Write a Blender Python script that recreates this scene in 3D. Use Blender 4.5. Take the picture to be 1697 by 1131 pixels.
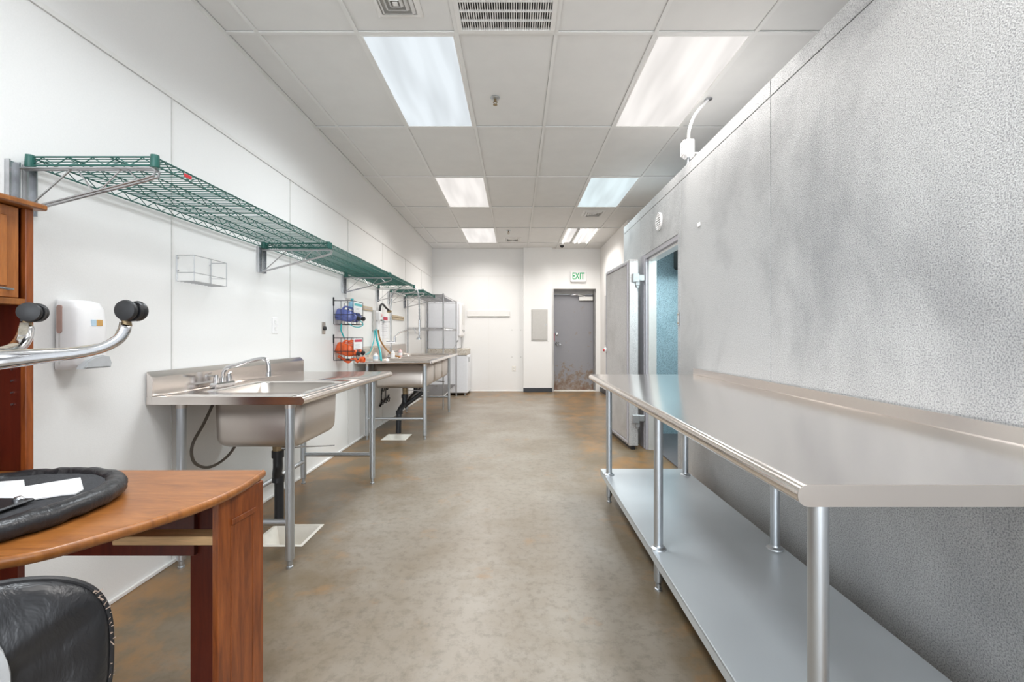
import bpy, bmesh, math, random
from mathutils import Vector, Matrix
random.seed(7)
PI = math.pi
for o in list(bpy.data.objects): bpy.data.objects.remove(o)
SC = bpy.context.scene
COL = SC.collection

# ------------------------------------------------------------------ camera, world, exposure
cd = bpy.data.cameras.new('camera'); cam = bpy.data.objects.new('camera', cd); COL.objects.link(cam)
cam.location = (0, 0, 1.1855); cam.rotation_euler = (PI/2, 0, 0)
cd.sensor_fit = 'HORIZONTAL'; cd.sensor_width = 36; cd.lens = 36*730/1697
cd.shift_x = -0.0041; cd.shift_y = -0.0050; cd.clip_start = 0.02
SC.camera = cam
w = bpy.data.worlds.new('world'); SC.world = w; w.use_nodes = True
w.node_tree.nodes['Background'].inputs[0].default_value = (0.8, 0.85, 0.9, 1)
w.node_tree.nodes['Background'].inputs[1].default_value = 3.0
SC.view_settings.view_transform = 'Standard'; SC.view_settings.look = 'None'
SC.view_settings.gamma = 1; SC.view_settings.exposure = 0.98
SC.view_settings.use_curve_mapping = False
LAMP = 0.45           # glow of the diffuser faces
LAMP_W = 15.8         # power of each fitting, thrown down by its prismatic lens
LENS = 142            # spread of that lens, degrees

# ------------------------------------------------------------------ materials
def nmat(name):
    m = bpy.data.materials.new(name); m.use_nodes = True
    nt = m.node_tree
    return m, nt, nt.nodes, nt.links, nt.nodes['Principled BSDF']
def ramp(N, L, src, stops):
    r = N.new('ShaderNodeValToRGB'); e = r.color_ramp.elements
    e.remove(e[1]); e[0].position = stops[0][0]; e[0].color = (*stops[0][1], 1)
    for p, c in stops[1:]: e.new(p).color = (*c, 1)
    L.new(src, r.inputs[0]); return r.outputs[0]
def noise(N, L, scale, detail=4, rough=0.55, sx=(1, 1, 1), dist=0.0):
    tc = N.new('ShaderNodeTexCoord'); mp = N.new('ShaderNodeMapping')
    mp.inputs['Scale'].default_value = sx
    L.new(tc.outputs['Object'], mp.inputs[0])
    n = N.new('ShaderNodeTexNoise'); n.inputs['Scale'].default_value = scale
    n.inputs['Detail'].default_value = detail; n.inputs['Roughness'].default_value = rough
    n.inputs['Distortion'].default_value = dist
    L.new(mp.outputs[0], n.inputs['Vector']); return n.outputs['Fac']
def mix(N, L, fac, a, b, mode='MIX'):
    m = N.new('ShaderNodeMix'); m.data_type = 'RGBA'; m.blend_type = mode
    for s, v in ((m.inputs[0], fac), (m.inputs[6], a), (m.inputs[7], b)):
        if hasattr(v, 'links'): L.new(v, s)
        elif isinstance(v, (int, float)): s.default_value = v
        else: s.default_value = (*v, 1)
    return m.outputs[2]
def bump(N, L, B, h, strength, dist=0.01):
    b = N.new('ShaderNodeBump'); b.inputs['Strength'].default_value = strength
    b.inputs['Distance'].default_value = dist
    L.new(h, b.inputs['Height']); L.new(b.outputs[0], B.inputs['Normal'])
def simple(name, c, rough=0.5, metal=0.0, var=0.06, scale=30, bmp=0.0, trans=0.0, coat=0.0, sx=(1, 1, 1)):
    m, nt, N, L, B = nmat(name)
    n = noise(N, L, scale, sx=sx)
    lo = tuple(max(0, x*(1-var)) for x in c); hi = tuple(min(1, x*(1+var)) for x in c)
    L.new(ramp(N, L, n, [(0.3, lo), (0.7, hi)]), B.inputs['Base Color'])
    B.inputs['Roughness'].default_value = rough; B.inputs['Metallic'].default_value = metal
    B.inputs['Transmission Weight'].default_value = trans
    B.inputs['Coat Weight'].default_value = coat
    if bmp: bump(N, L, B, n, bmp, 0.003)
    return m
M = {}
M['wall'] = simple('white_panel', (0.83, 0.825, 0.812), 0.42, var=0.015, scale=160, bmp=0.12)
M['paint'] = simple('white_paint', (0.84, 0.82, 0.80), 0.6, var=0.01, scale=20)
M['seam'] = simple('seam_strip', (0.55, 0.54, 0.52), 0.5)
M['bead'] = simple('white_moulding', (0.80, 0.79, 0.77), 0.4, var=0.02)
M['ceiling'] = simple('ceiling_tile', (0.74, 0.735, 0.72), 0.85, var=0.02, scale=6)
M['tbar'] = simple('ceiling_grid', (0.77, 0.765, 0.75), 0.6, var=0.01)
M['tbar_shadow'] = simple('grid_shadow_line', (0.42, 0.42, 0.41), 0.8)  # shadow line beside each grid bar, put into the colour
M['plastic'] = simple('white_plastic', (0.85, 0.84, 0.84), 0.3, var=0.01)
M['vent'] = simple('vent_enamel', (0.78, 0.77, 0.75), 0.4, var=0.02)
M['black'] = simple('black_plastic', (0.014, 0.014, 0.016), 0.42)
M['grey_plastic'] = simple('grey_plastic', (0.45, 0.46, 0.47), 0.35)
M['rubber'] = simple('grey_hose', (0.13, 0.11, 0.09), 0.45)
M['dark'] = simple('dark_cavity', (0.05, 0.05, 0.05), 0.9)
M['chrome'] = simple('chrome', (0.60, 0.60, 0.61), 0.12, 1.0, var=0.02, scale=8)
M['wire'] = simple('zinc_wire', (0.47, 0.47, 0.48), 0.3, 1.0, var=0.08)
M['zinc'] = simple('zinc_plate', (0.62, 0.63, 0.65), 0.25, 1.0, var=0.2, scale=12)
M['green'] = simple('green_epoxy', (0.022, 0.11, 0.09), 0.35, var=0.15)
M['brass'] = simple('dull_brass', (0.32, 0.24, 0.14), 0.45, 0.8, var=0.3)
M['abs'] = simple('black_pipe', (0.012, 0.013, 0.016), 0.4)
M['ceramic'] = simple('white_ceramic', (0.82, 0.79, 0.72), 0.35, var=0.06, scale=9)
M['teal'] = simple('teal_tube', (0.02, 0.42, 0.45), 0.3)
M['amber'] = simple('amber_tube', (0.38, 0.19, 0.06), 0.35)
M['red'] = simple('red_plastic', (0.55, 0.02, 0.03), 0.4)
M['darkred'] = simple('red_sticker', (0.5, 0.02, 0.06), 0.5)
M['exit_green'] = simple('exit_green', (0.0, 0.38, 0.12), 0.5, var=0.02)
M['paper'] = simple('paper', (0.82, 0.82, 0.83), 0.7, var=0.02)
M['ink'] = simple('faded_print', (0.45, 0.45, 0.48), 0.7)
M['blue_jug'] = simple('blue_jug', (0.16, 0.20, 0.52), 0.15, var=0.3, scale=25, trans=0.35)
M['lightblue'] = simple('light_blue_jug', (0.35, 0.62, 0.78), 0.3, trans=0.2)
M['orange_jug'] = simple('orange_jug', (0.85, 0.13, 0.03), 0.2, var=0.25, scale=25, trans=0.15)
M['pink'] = simple('pale_pink_label', (0.75, 0.5, 0.5), 0.5)
M['ochre'] = simple('ochre_label', (0.62, 0.36, 0.12), 0.5)
M['lblue'] = simple('pale_blue_label', (0.5, 0.66, 0.78), 0.5)
M['brown_window'] = simple('brown_window', (0.42, 0.27, 0.23), 0.2)
M['strip_wood'] = simple('tan_wood_strip', (0.5, 0.40, 0.27), 0.5, var=0.2, scale=40)
M['batten'] = simple('raw_pine', (0.62, 0.40, 0.20), 0.6, var=0.2, scale=10, sx=(1, 12, 12))
M['hinge_zinc'] = simple('hinge_zinc', (0.38, 0.38, 0.38), 0.35, 0.5, var=0.1)
M['cast_grey'] = simple('cast_hollow', (0.30, 0.27, 0.22), 0.6, 0.4, var=0.3, scale=60)
M['gasket'] = simple('grey_gasket', (0.40, 0.39, 0.42), 0.5)
M['base_black'] = simple('black_baseboard', (0.035, 0.038, 0.045), 0.4)
M['panel_grey'] = simple('grey_enamel', (0.50, 0.49, 0.47), 0.5, var=0.03)
M['fabric'] = simple('black_underside_cloth', (0.035, 0.036, 0.04), 0.85, var=0.4, scale=200, bmp=0.4)
M['fray'] = simple('frayed_lining', (0.32, 0.24, 0.19), 0.9)
M['freezer'] = simple('white_enamel', (0.80, 0.82, 0.86), 0.3, var=0.02)
M['dark_plate'] = simple('dark_floor_plate', (0.13, 0.12, 0.125), 0.5)
def stain_strip():
    m, nt, N, L, B = nmat('limescale_stained_steel')
    n = noise(N, L, 25, 6, 0.7)
    L.new(ramp(N, L, n, [(0.35, (0.36, 0.30, 0.22)), (0.55, (0.62, 0.58, 0.52)), (0.7, (0.7, 0.69, 0.67))]), B.inputs['Base Color'])
    B.inputs['Roughness'].default_value = 0.5; return m
M['stained'] = stain_strip()
def leather():
    m, nt, N, L, B = nmat('black_vinyl')
    n = noise(N, L, 14, 5, 0.6, (1, 1, 0.35), 0.6)
    B.inputs['Base Color'].default_value = (0.018, 0.018, 0.02, 1)
    B.inputs['Roughness'].default_value = 0.33
    bump(N, L, B, n, 0.45, 0.02); return m
M['leather'] = leather()
def steel(name, c, r0, r1, sx, var=0.08, metal=1.0, scale=6):
    m, nt, N, L, B = nmat(name)
    n = None
    cl = noise(N, L, 1.6, 2, 0.5)
    col = mix(N, L, cl, tuple(x*(1-var) for x in c), tuple(min(1, x*(1+var)) for x in c))
    L.new(col, B.inputs['Base Color'])
    B.inputs['Roughness'].default_value = (r0+r1)/2
    B.inputs['Metallic'].default_value = metal
    return m
M['steel'] = steel('stainless_steel', (0.78, 0.73, 0.695), 0.16, 0.20, (3, 0.5, 1), 0.03)
M['steel_side'] = steel('brushed_stainless_bowl', (0.62, 0.565, 0.52), 0.30, 0.45, (2, 2, 20))
M['galv'] = steel('galvanised_tube', (0.56, 0.59, 0.62), 0.32, 0.5, (6, 6, 1), 0.12)
M['galv_shelf'] = steel('galvanised_sheet', (0.66, 0.70, 0.73), 0.30, 0.42, (1, 1, 1), 0.24, 0.55, 4)
def stucco(name, c0, c1, metal=0.35, rough=0.5, streak=0.0, gs=210):
    m, nt, N, L, B = nmat(name)
    g = noise(N, L, gs, 2, 0.6)                       # embossed grain
    big = noise(N, L, 1.3, 5, 0.62, (1, 1, 0.8), 0.4)  # worn, smudged patches
    base = ramp(N, L, big, [(0.32, c0), (0.52, c1), (0.75, tuple(min(1, x*1.05) for x in c1))])
    gr = ramp(N, L, g, [(0.36, (0.50, 0.50, 0.52)), (0.5, (0.84, 0.84, 0.84)), (0.64, (1.0, 1.0, 1.0))])
    col = mix(N, L, 1.0, base, gr, 'MULTIPLY')
    L.new(col, B.inputs['Base Color'])
    B.inputs['Metallic'].default_value = metal; B.inputs['Roughness'].default_value = rough
    bump(N, L, B, g, 0.6, 0.004); return m
M['stucco'] = stucco('stucco_galvanised_panel', (0.46, 0.47, 0.48), (0.64, 0.65, 0.655))
M['stucco_teal_light'] = stucco('stucco_lining_teal_light', (0.34, 0.48, 0.53), (0.48, 0.62, 0.67), 0.3, 0.5, 0, 110)  # teal light on the lining, put into its base colour
M['door_metal'] = stucco('worn_galvanised_door', (0.48, 0.47, 0.46), (0.66, 0.65, 0.645), 0.3, 0.45)
def rusty():
    m, nt, N, L, B = nmat('grey_painted_door')
    tc = N.new('ShaderNodeTexCoord'); sp = N.new('ShaderNodeSeparateXYZ'); L.new(tc.outputs['Object'], sp.inputs[0])
    z = N.new('ShaderNodeMapRange'); L.new(sp.outputs['Z'], z.inputs[0])
    z.inputs[1].default_value = 0.0; z.inputs[2].default_value = 0.75; z.inputs[3].default_value = 0.22; z.inputs[4].default_value = 0.0
    n = noise(N, L, 7, 8, 0.75)
    a = N.new('ShaderNodeMath'); a.operation = 'ADD'; L.new(n, a.inputs[0]); L.new(z.outputs[0], a.inputs[1])
    L.new(ramp(N, L, a.outputs[0], [(0.0, (0.25, 0.25, 0.275)), (0.60, (0.27, 0.27, 0.29)), (0.66, (0.25, 0.20, 0.165)), (0.8, (0.16, 0.09, 0.06))]), B.inputs['Base Color'])
    B.inputs['Roughness'].default_value = 0.45; return m
M['exit_door'] = rusty()
M['door_frame'] = simple('grey_door_frame', (0.24, 0.235, 0.235), 0.5, var=0.1, scale=9)
def wood(name, a, b, c, sx, rough=0.28, coat=0.3):
    m, nt, N, L, B = nmat(name)
    n = noise(N, L, 5, 6, 0.6, sx, 0.8); n2 = noise(N, L, 30, 4, 0.6, sx)
    base = ramp(N, L, n, [(0.28, a), (0.5, b), (0.72, c)])
    fine = ramp(N, L, n2, [(0.35, (0.82,)*3), (0.65, (1, 1, 1))])
    L.new(mix(N, L, 1.0, base, fine, 'MULTIPLY'), B.inputs['Base Color'])
    B.inputs['Roughness'].default_value = rough; B.inputs['Coat Weight'].default_value = coat
    B.inputs['Coat Roughness'].default_value = 0.15
    return m
M['wood_top'] = wood('cherry_top', (0.20, 0.065, 0.013), (0.30, 0.105, 0.022), (0.38, 0.145, 0.035), (1.2, 7, 1), 0.36, 0.08)
M['wood'] = wood('cherry_panel', (0.12, 0.026, 0.006), (0.24, 0.060, 0.012), (0.34, 0.095, 0.020), (7, 7, 0.8), 0.32, 0.15)
M['wood_door'] = wood('cherry_door', (0.27, 0.085, 0.018), (0.38, 0.13, 0.03), (0.46, 0.17, 0.045), (7, 7, 0.8))
M['wood_shaded'] = wood('shaded_cherry_interior', (0.075, 0.008, 0.003), (0.10, 0.012, 0.004), (0.13, 0.018, 0.006), (7, 7, 0.8), 0.4, 0.1)  # same cherry on inner panels, with their shade put into the colour
def concrete():
    m, nt, N, L, B = nmat('stained_concrete')
    a = noise(N, L, 1.1, 5, 0.55, (1, 0.8, 1), 0.1)
    base = ramp(N, L, a, [(0.28, (0.165, 0.132, 0.098)), (0.42, (0.215, 0.182, 0.143)), (0.56, (0.25, 0.22, 0.182)), (0.74, (0.29, 0.26, 0.222))])
    f = noise(N, L, 22, 8, 0.75)
    fine = ramp(N, L, f, [(0.34, (0.70, 0.69, 0.67)), (0.52, (1, 1, 1))])
    col = mix(N, L, 1.0, base, fine, 'MULTIPLY')
    # brown / rust stain along both walls, with a ragged edge of its own
    tc = N.new('ShaderNodeTexCoord'); sp = N.new('ShaderNodeSeparateXYZ'); L.new(tc.outputs['Object'], sp.inputs[0])
    def rng(sock, a0, a1):
        r = N.new('ShaderNodeMapRange'); L.new(sock, r.inputs[0]); r.inputs[1].default_value = a0; r.inputs[2].default_value = a1
        return r.outputs[0]
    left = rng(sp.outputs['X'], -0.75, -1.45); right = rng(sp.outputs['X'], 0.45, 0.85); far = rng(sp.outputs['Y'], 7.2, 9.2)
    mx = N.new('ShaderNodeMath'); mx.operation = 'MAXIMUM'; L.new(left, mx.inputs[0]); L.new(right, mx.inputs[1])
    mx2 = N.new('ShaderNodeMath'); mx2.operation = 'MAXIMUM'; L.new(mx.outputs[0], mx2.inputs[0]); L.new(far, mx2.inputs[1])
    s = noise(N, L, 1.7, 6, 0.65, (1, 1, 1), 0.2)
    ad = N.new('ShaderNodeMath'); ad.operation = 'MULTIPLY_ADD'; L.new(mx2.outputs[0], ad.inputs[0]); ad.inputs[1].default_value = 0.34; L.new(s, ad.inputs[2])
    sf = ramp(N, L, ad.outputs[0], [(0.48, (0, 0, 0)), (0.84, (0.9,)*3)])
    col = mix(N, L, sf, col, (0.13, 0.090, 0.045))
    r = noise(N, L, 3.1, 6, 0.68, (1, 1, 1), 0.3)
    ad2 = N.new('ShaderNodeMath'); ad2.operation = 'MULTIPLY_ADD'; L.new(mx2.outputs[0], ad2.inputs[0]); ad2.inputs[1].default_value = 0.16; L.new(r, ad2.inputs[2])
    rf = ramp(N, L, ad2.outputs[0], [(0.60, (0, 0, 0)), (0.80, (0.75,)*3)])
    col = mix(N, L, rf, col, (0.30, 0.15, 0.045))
    L.new(col, B.inputs['Base Color'])
    B.inputs['Roughness'].default_value = 0.34
    return m
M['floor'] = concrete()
def emis(name, c, s, bands=True):
    m, nt, N, L, B = nmat(name)
    B.inputs['Base Color'].default_value = (0.12, 0.12, 0.12, 1)
    B.inputs['Emission Color'].default_value = (*c, 1); B.inputs['Emission Strength'].default_value = s
    if bands:   # the tubes glow through the prismatic diffuser as soft lengthwise bands
        wv = noise(N, L, 9.0, 1, 0.4, (1, 0.12, 0.05))
        L.new(ramp(N, L, wv, [(0.35, tuple(x*0.80 for x in c)), (0.65, c)]), B.inputs['Emission Color'])
    return m
M['lamp_cool'] = emis('cool_diffuser', (0.86, 0.94, 1.0), LAMP)
M['lamp_warm'] = emis('warm_diffuser', (1.0, 0.955, 0.92), LAMP)
M['lamp_blue'] = emis('bluish_diffuser', (0.80, 0.95, 1.0), LAMP)
M['lamp_tube'] = emis('bare_tube', (1.0, 0.96, 0.90), LAMP*2.2, False)
M['reflector'] = simple('lamp_reflector', (0.88, 0.87, 0.84), 0.3, var=0.01)
M['cooler_fill'] = emis('cooler_fill_glow', (0.78, 0.96, 1.0), 170, False)  # unseen source added to brighten the cooler interior

# ------------------------------------------------------------------ mesh helpers (all coordinates in metres, world axes)
class MB:
    def __init__(s): s.bm = bmesh.new()
    def box(s, x0, x1, y0, y1, z0, z1, bev=0.0, rot=None):
        r = bmesh.ops.create_cube(s.bm, size=1.0); vs = r['verts']
        c = Vector(((x0+x1)/2, (y0+y1)/2, (z0+z1)/2)); d = Vector((abs(x1-x0), abs(y1-y0), abs(z1-z0)))
        for v in vs: v.co = Vector((v.co.x*d.x, v.co.y*d.y, v.co.z*d.z))
        if bev > 0:
            es = list({e for v in vs for e in v.link_edges})
            rb = bmesh.ops.bevel(s.bm, geom=es, offset=min(bev, min(d)*0.49), segments=1, affect='EDGES', profile=0.5)
            vs = list({v for v in rb['verts']} | {v for v in vs if v.is_valid})
        for v in vs:
            if rot is not None: v.co = rot @ v.co
            v.co += c
        return s
    def sweep(s, pts, rad, seg=10, closed=False, cap=True, up=None, sq=2.0):
        """tube along pts; rad = number, list of numbers or list of (a,b); sq = superellipse power of the section"""
        P = [Vector(p) for p in pts]; n = len(P)
        if not isinstance(rad, (list, tuple)): rad = [rad]*n
        elif len(rad) == 2 and n != 2 and not isinstance(rad[0], (list, tuple)): rad = [rad]*n
        T = []
        for i in range(n):
            a = P[(i-1) % n] if (closed or i > 0) else P[i]; b = P[(i+1) % n] if (closed or i < n-1) else P[i]
            t = (b-a); T.append(t.normalized() if t.length > 1e-9 else Vector((0, 0, 1)))
        if up is None:
            u = Vector((0, 0, 1)) if abs(T[0].z) < 0.9 else Vector((1, 0, 0))
        else: u = Vector(up)
        rings = []
        for i in range(n):
            t = T[i]
            if up is not None and abs(Vector(up).dot(t)) < 0.98: u = Vector(up)
            u = (u - t*u.dot(t)); u = u.normalized() if u.length > 1e-6 else t.orthogonal().normalized()
            v = t.cross(u)
            a, b = rad[i] if isinstance(rad[i], (list, tuple)) else (rad[i], rad[i])
            ring = []
            for k in range(seg):
                th = 2*PI*(k+0.5)/seg; c, sn = math.cos(th), math.sin(th)
                cx = math.copysign(abs(c)**(2/sq), c); sy = math.copysign(abs(sn)**(2/sq), sn)
                ring.append(s.bm.verts.new(P[i] + v*(a*cx) + u*(b*sy)))
            rings.append(ring)
        m = n if closed else n-1
        for i in range(m):
            A, Bq = rings[i], rings[(i+1) % n]
            for k in range(seg): s.bm.faces.new((A[k], A[(k+1) % seg], Bq[(k+1) % seg], Bq[k]))
        if cap and not closed:
            s.bm.faces.new(rings[0][::-1]); s.bm.faces.new(rings[-1])
        return s
    def cyl(s, p0, p1, r, seg=12, r1=None): return s.sweep([p0, p1], [r, r if r1 is None else r1], seg)
    def rod(s, p0, p1, r): return s.sweep([p0, p1], [r, r], 5)
    def loft(s, rings, cap0=True, cap1=True, flip=False):
        R = [[s.bm.verts.new(p) for p in ring] for ring in rings]; n = len(R[0])
        for A, Bq in zip(R, R[1:]):
            for k in range(n): s.bm.faces.new((A[k], A[(k+1) % n], Bq[(k+1) % n], Bq[k]))
        if cap0: s.bm.faces.new(R[0][::-1])
        if cap1: s.bm.faces.new(R[-1])
        return s
    def lathe(s, prof, c, axis='Z', seg=20):
        c = Vector(c); rings = []
        for r, h in prof:
            ring = []
            for k in range(seg):
                a = 2*PI*k/seg; x, y = r*math.cos(a), r*math.sin(a)
                p = {'Z': (x, y, h), 'X': (h, x, y), 'Y': (y, h, x)}[axis]
                ring.append(c+Vector(p))
            rings.append(ring)
        return s.loft(rings)
    def prism(s, poly, h0, h1, plane='XY', bev=0.0):
        def P(a, b, h): return {'XY': (a, b, h), 'XZ': (a, h, b), 'YZ': (h, a, b)}[plane]
        A = [s.bm.verts.new(P(a, b, h0)) for a, b in poly]; Bq = [s.bm.verts.new(P(a, b, h1)) for a, b in poly]
        fs = [s.bm.faces.new(A[::-1]), s.bm.faces.new(Bq)]; n = len(poly)
        for k in range(n): fs.append(s.bm.faces.new((A[k], A[(k+1) % n], Bq[(k+1) % n], Bq[k])))
        if bev: bmesh.ops.bevel(s.bm, geom=[e for f in fs[:2] for e in f.edges], offset=bev, segments=2, affect='EDGES')
        return s
    def quad(s, *ps): s.bm.faces.new([s.bm.verts.new(p) for p in ps]); return s
    def xform(s, mat): bmesh.ops.transform(s.bm, matrix=mat, verts=s.bm.verts); return s
    def build(s, name, mat, parent=None, smooth=35, solid=0.0):
        bmesh.ops.recalc_face_normals(s.bm, faces=s.bm.faces)
        org = Vector(parent.get('_org', (0, 0, 0))) if parent is not None else Vector((0, 0, 0))
        if parent is None and s.bm.verts:
            xs = [v.co for v in s.bm.verts]
            org = Vector(((min(v.x for v in xs)+max(v.x for v in xs))/2, (min(v.y for v in xs)+max(v.y for v in xs))/2, min(v.z for v in xs)))
            if s.keep_origin: org = Vector((0, 0, 0))
        for v in s.bm.verts: v.co -= org
        me = bpy.data.meshes.new(name); s.bm.to_mesh(me); s.bm.free()
        me.materials.append(M[mat] if isinstance(mat, str) else mat)
        if smooth:
            me.polygons.foreach_set('use_smooth', [True]*len(me.polygons))
            try: me.set_sharp_from_angle(angle=math.radians(smooth))
            except Exception: pass
        o = bpy.data.objects.new(name, me); COL.objects.link(o)
        if parent is not None:
            o.parent = parent; o['_org'] = tuple(org)
        else:
            o.location = org; o['_org'] = tuple(org)
        if solid:
            md = o.modifiers.new('sheet', 'SOLIDIFY'); md.thickness = solid; md.offset = 0
        return o
    keep_origin = False
def tag(o, label=None, cat=None, group=None, kind=None):
    if label: o['label'] = label
    if cat: o['category'] = cat
    if group: o['group'] = group
    if kind: o['kind'] = kind
    return o
def thing(name, loc, label, cat, group=None):
    o = bpy.data.objects.new(name, None); COL.objects.link(o); o.location = loc
    o.empty_display_size = 0.05; o['_org'] = tuple(loc)
    return tag(o, label, cat, group)
def copy_tree(o, parent=None):
    c = o.copy(); COL.objects.link(c)
    if parent is not None: c.parent = parent
    for ch in [x for x in bpy.data.objects if x.parent == o]: copy_tree(ch, c)
    return c
def struct(name, mb, mat, smooth=0):
    mb.keep_origin = True
    return tag(mb.build(name, mat, None, smooth), kind='structure')
def arc(c, r, a0, a1, n, plane='XZ'):
    out = []
    for i in range(n+1):
        a = math.radians(a0+(a1-a0)*i/n); u, v = r*math.cos(a), r*math.sin(a)
        out.append({'XZ': (c[0]+u, c[1], c[2]+v), 'XY': (c[0]+u, c[1]+v, c[2]), 'YZ': (c[0], c[1]+u, c[2]+v)}[plane])
    return out
def smooth_path(pts, n=6):
    P = [Vector(p) for p in pts]; out = []
    for i in range(len(P)-1):
        p0 = P[max(i-1, 0)]; p1 = P[i]; p2 = P[i+1]; p3 = P[min(i+2, len(P)-1)]
        for k in range(n):
            t = k/n; t2 = t*t; t3 = t2*t
            out.append(0.5*((2*p1)+(-p0+p2)*t+(2*p0-5*p1+4*p2-p3)*t2+(-p0+3*p1-3*p2+p3)*t3))
    out.append(P[-1]); return out
def rrect(x0, x1, y0, y1, r, z, n=6):
    pts = []
    for cx, cy, a0 in ((x1-r, y1-r, 0), (x0+r, y1-r, 90), (x0+r, y0+r, 180), (x1-r, y0+r, 270)):
        for k in range(n+1):
            a = math.radians(a0+90*k/n); pts.append((cx+r*math.cos(a), cy+r*math.sin(a), z))
    return pts
def ring_cell(mb, O, I, r, z, n=6):
    """flat sheet filling rectangle O with a rounded hole I"""
    x0, x1, y0, y1 = O; inner = rrect(*I, r, z, n); outer = []
    ix0, ix1, iy0, iy1 = I
    cs = [((x1, iy1-r), (x1, y1), (ix1-r, y1)), ((ix0+r, y1), (x0, y1), (x0, iy1-r)),
          ((x0, iy0+r), (x0, y0), (ix0+r, y0)), ((ix1-r, y0), (x1, y0), (x1, iy0+r))]
    for a, c, b in cs:
        for k in range(n+1):
            t = k/n
            p = ((a[0]+(c[0]-a[0])*2*t, a[1]+(c[1]-a[1])*2*t) if t <= 0.5 else (c[0]+(b[0]-c[0])*(2*t-1), c[1]+(b[1]-c[1])*(2*t-1)))
            outer.append((p[0], p[1], z))
    A = [mb.bm.verts.new(p) for p in outer]; Bq = [mb.bm.verts.new(p) for p in inner]; m = len(A)
    for k in range(m): mb.bm.faces.new((A[k], A[(k+1) % m], Bq[(k+1) % m], Bq[k]))
def bowl(mb, I, r, z, depth, rb=0.05, taper=0.008):
    x0, x1, y0, y1 = I; rings = [rrect(x0, x1, y0, y1, r, z)]
    for k in range(7):
        a = k/6*PI/2; ins = taper + rb*(1-math.cos(a)); zz = z-depth+rb-rb*math.sin(a)
        rings.append(rrect(x0+ins, x1-ins, y0+ins, y1-ins, max(0.012, r-ins*0.6), zz))
    mb.loft(rings, cap0=False, cap1=True)
def text_mesh(body, size, name, mat, parent, loc, rot, extr=0.002, scale=(1, 1, 1)):
    cu = bpy.data.curves.new(name, 'FONT'); cu.body = body; cu.size = size; cu.extrude = extr; cu.offset = 0.003
    cu.align_x = 'CENTER'; cu.align_y = 'CENTER'
    t = bpy.data.objects.new(name+'_tmp', cu); COL.objects.link(t)
    bpy.context.view_layer.update()
    me = bpy.data.meshes.new_from_object(t.evaluated_get(bpy.context.evaluated_depsgraph_get()))
    bpy.data.objects.remove(t)
    mt = Matrix.LocRotScale(Vector(loc)-Vector(parent['_org']), rot, Vector(scale)); me.transform(mt)
    me.materials.clear(); me.materials.append(M[mat]); me.name = name
    o = bpy.data.objects.new(name, me); COL.objects.link(o); o.parent = parent; o['_org'] = tuple(parent['_org'])
    return o
from mathutils import Euler
XL, XR, YB, YF, ZC = -1.795, 1.79, 9.39, -2.6, 3.05      # left wall, right wall (far part), back wall, rear wall, ceiling
XC = 1.345                                               # face of the walk-in cooler
XO = 3.7                                                 # outer right limit behind the cooler

# ------------------------------------------------------------------ the setting
fs = [(-1.51, -1.205, 2.476, 2.765), (-1.54, -1.255, 5.0, 5.3)]
mb = MB()
for (x0, x1, y0, y1) in fs: ring_cell(mb, (-1.6, -1.15, y0-0.1, y1+0.1), (x0, x1, y0, y1), 0.012, 0.0, 4)
def fl(x0, x1, y0, y1): mb.quad((x0, y0, 0), (x1, y0, 0), (x1, y1, 0), (x0, y1, 0))
fl(XL-0.1, -1.6, YF, 9.8); fl(-1.15, XO, YF, 9.8)
fl(-1.6, -1.15, YF, fs[0][2]-0.1); fl(-1.6, -1.15, fs[0][3]+0.1, fs[1][2]-0.1); fl(-1.6, -1.15, fs[1][3]+0.1, 9.8)
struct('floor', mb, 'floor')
mb = MB(); mb.box(XL-0.15, XO, YF-0.1, 9.8, ZC, ZC+0.1); struct('ceiling', mb, 'ceiling')
mb = MB(); mb.box(XL-0.12, XL, YF-0.1, YB+0.1, 0, ZC); struct('wall_left', mb, 'wall')
mb = MB(); mb.box(XL, 0.80, YB, YB+0.4, 0, ZC); mb.box(0.80, 1.70, YB, YB+0.4, 2.19, ZC); mb.box(1.70, XR+0.1, YB, YB+0.4, 0, ZC)
mb.box(0.155, 0.752, YB-0.11, YB+0.0, 0, ZC); mb.box(0.752, 0.80, YB-0.0, YB+0.02, 0, 2.19)
struct('wall_back', mb, 'wall')
mb = MB(); mb.box(XR, XR+0.1, 7.06, YB, 0, ZC); mb.box(XR, XO, 7.06, 7.16, 0, ZC); mb.box(XO, XO+0.1, YF, 7.16, 0, ZC)
struct('wall_right', mb, 'paint')
mb = MB(); mb.box(XL-0.1, XL+0.25, YF-0.1, YF, 0, ZC); mb.box(1.2, XO+0.1, YF-0.1, YF, 0, ZC); mb.box(XL+0.25, 1.2, YF-0.1, YF, 2.85, ZC)
struct('wall_rear', mb, 'paint')        # opening added out of view behind the camera so world light fills the room
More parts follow.
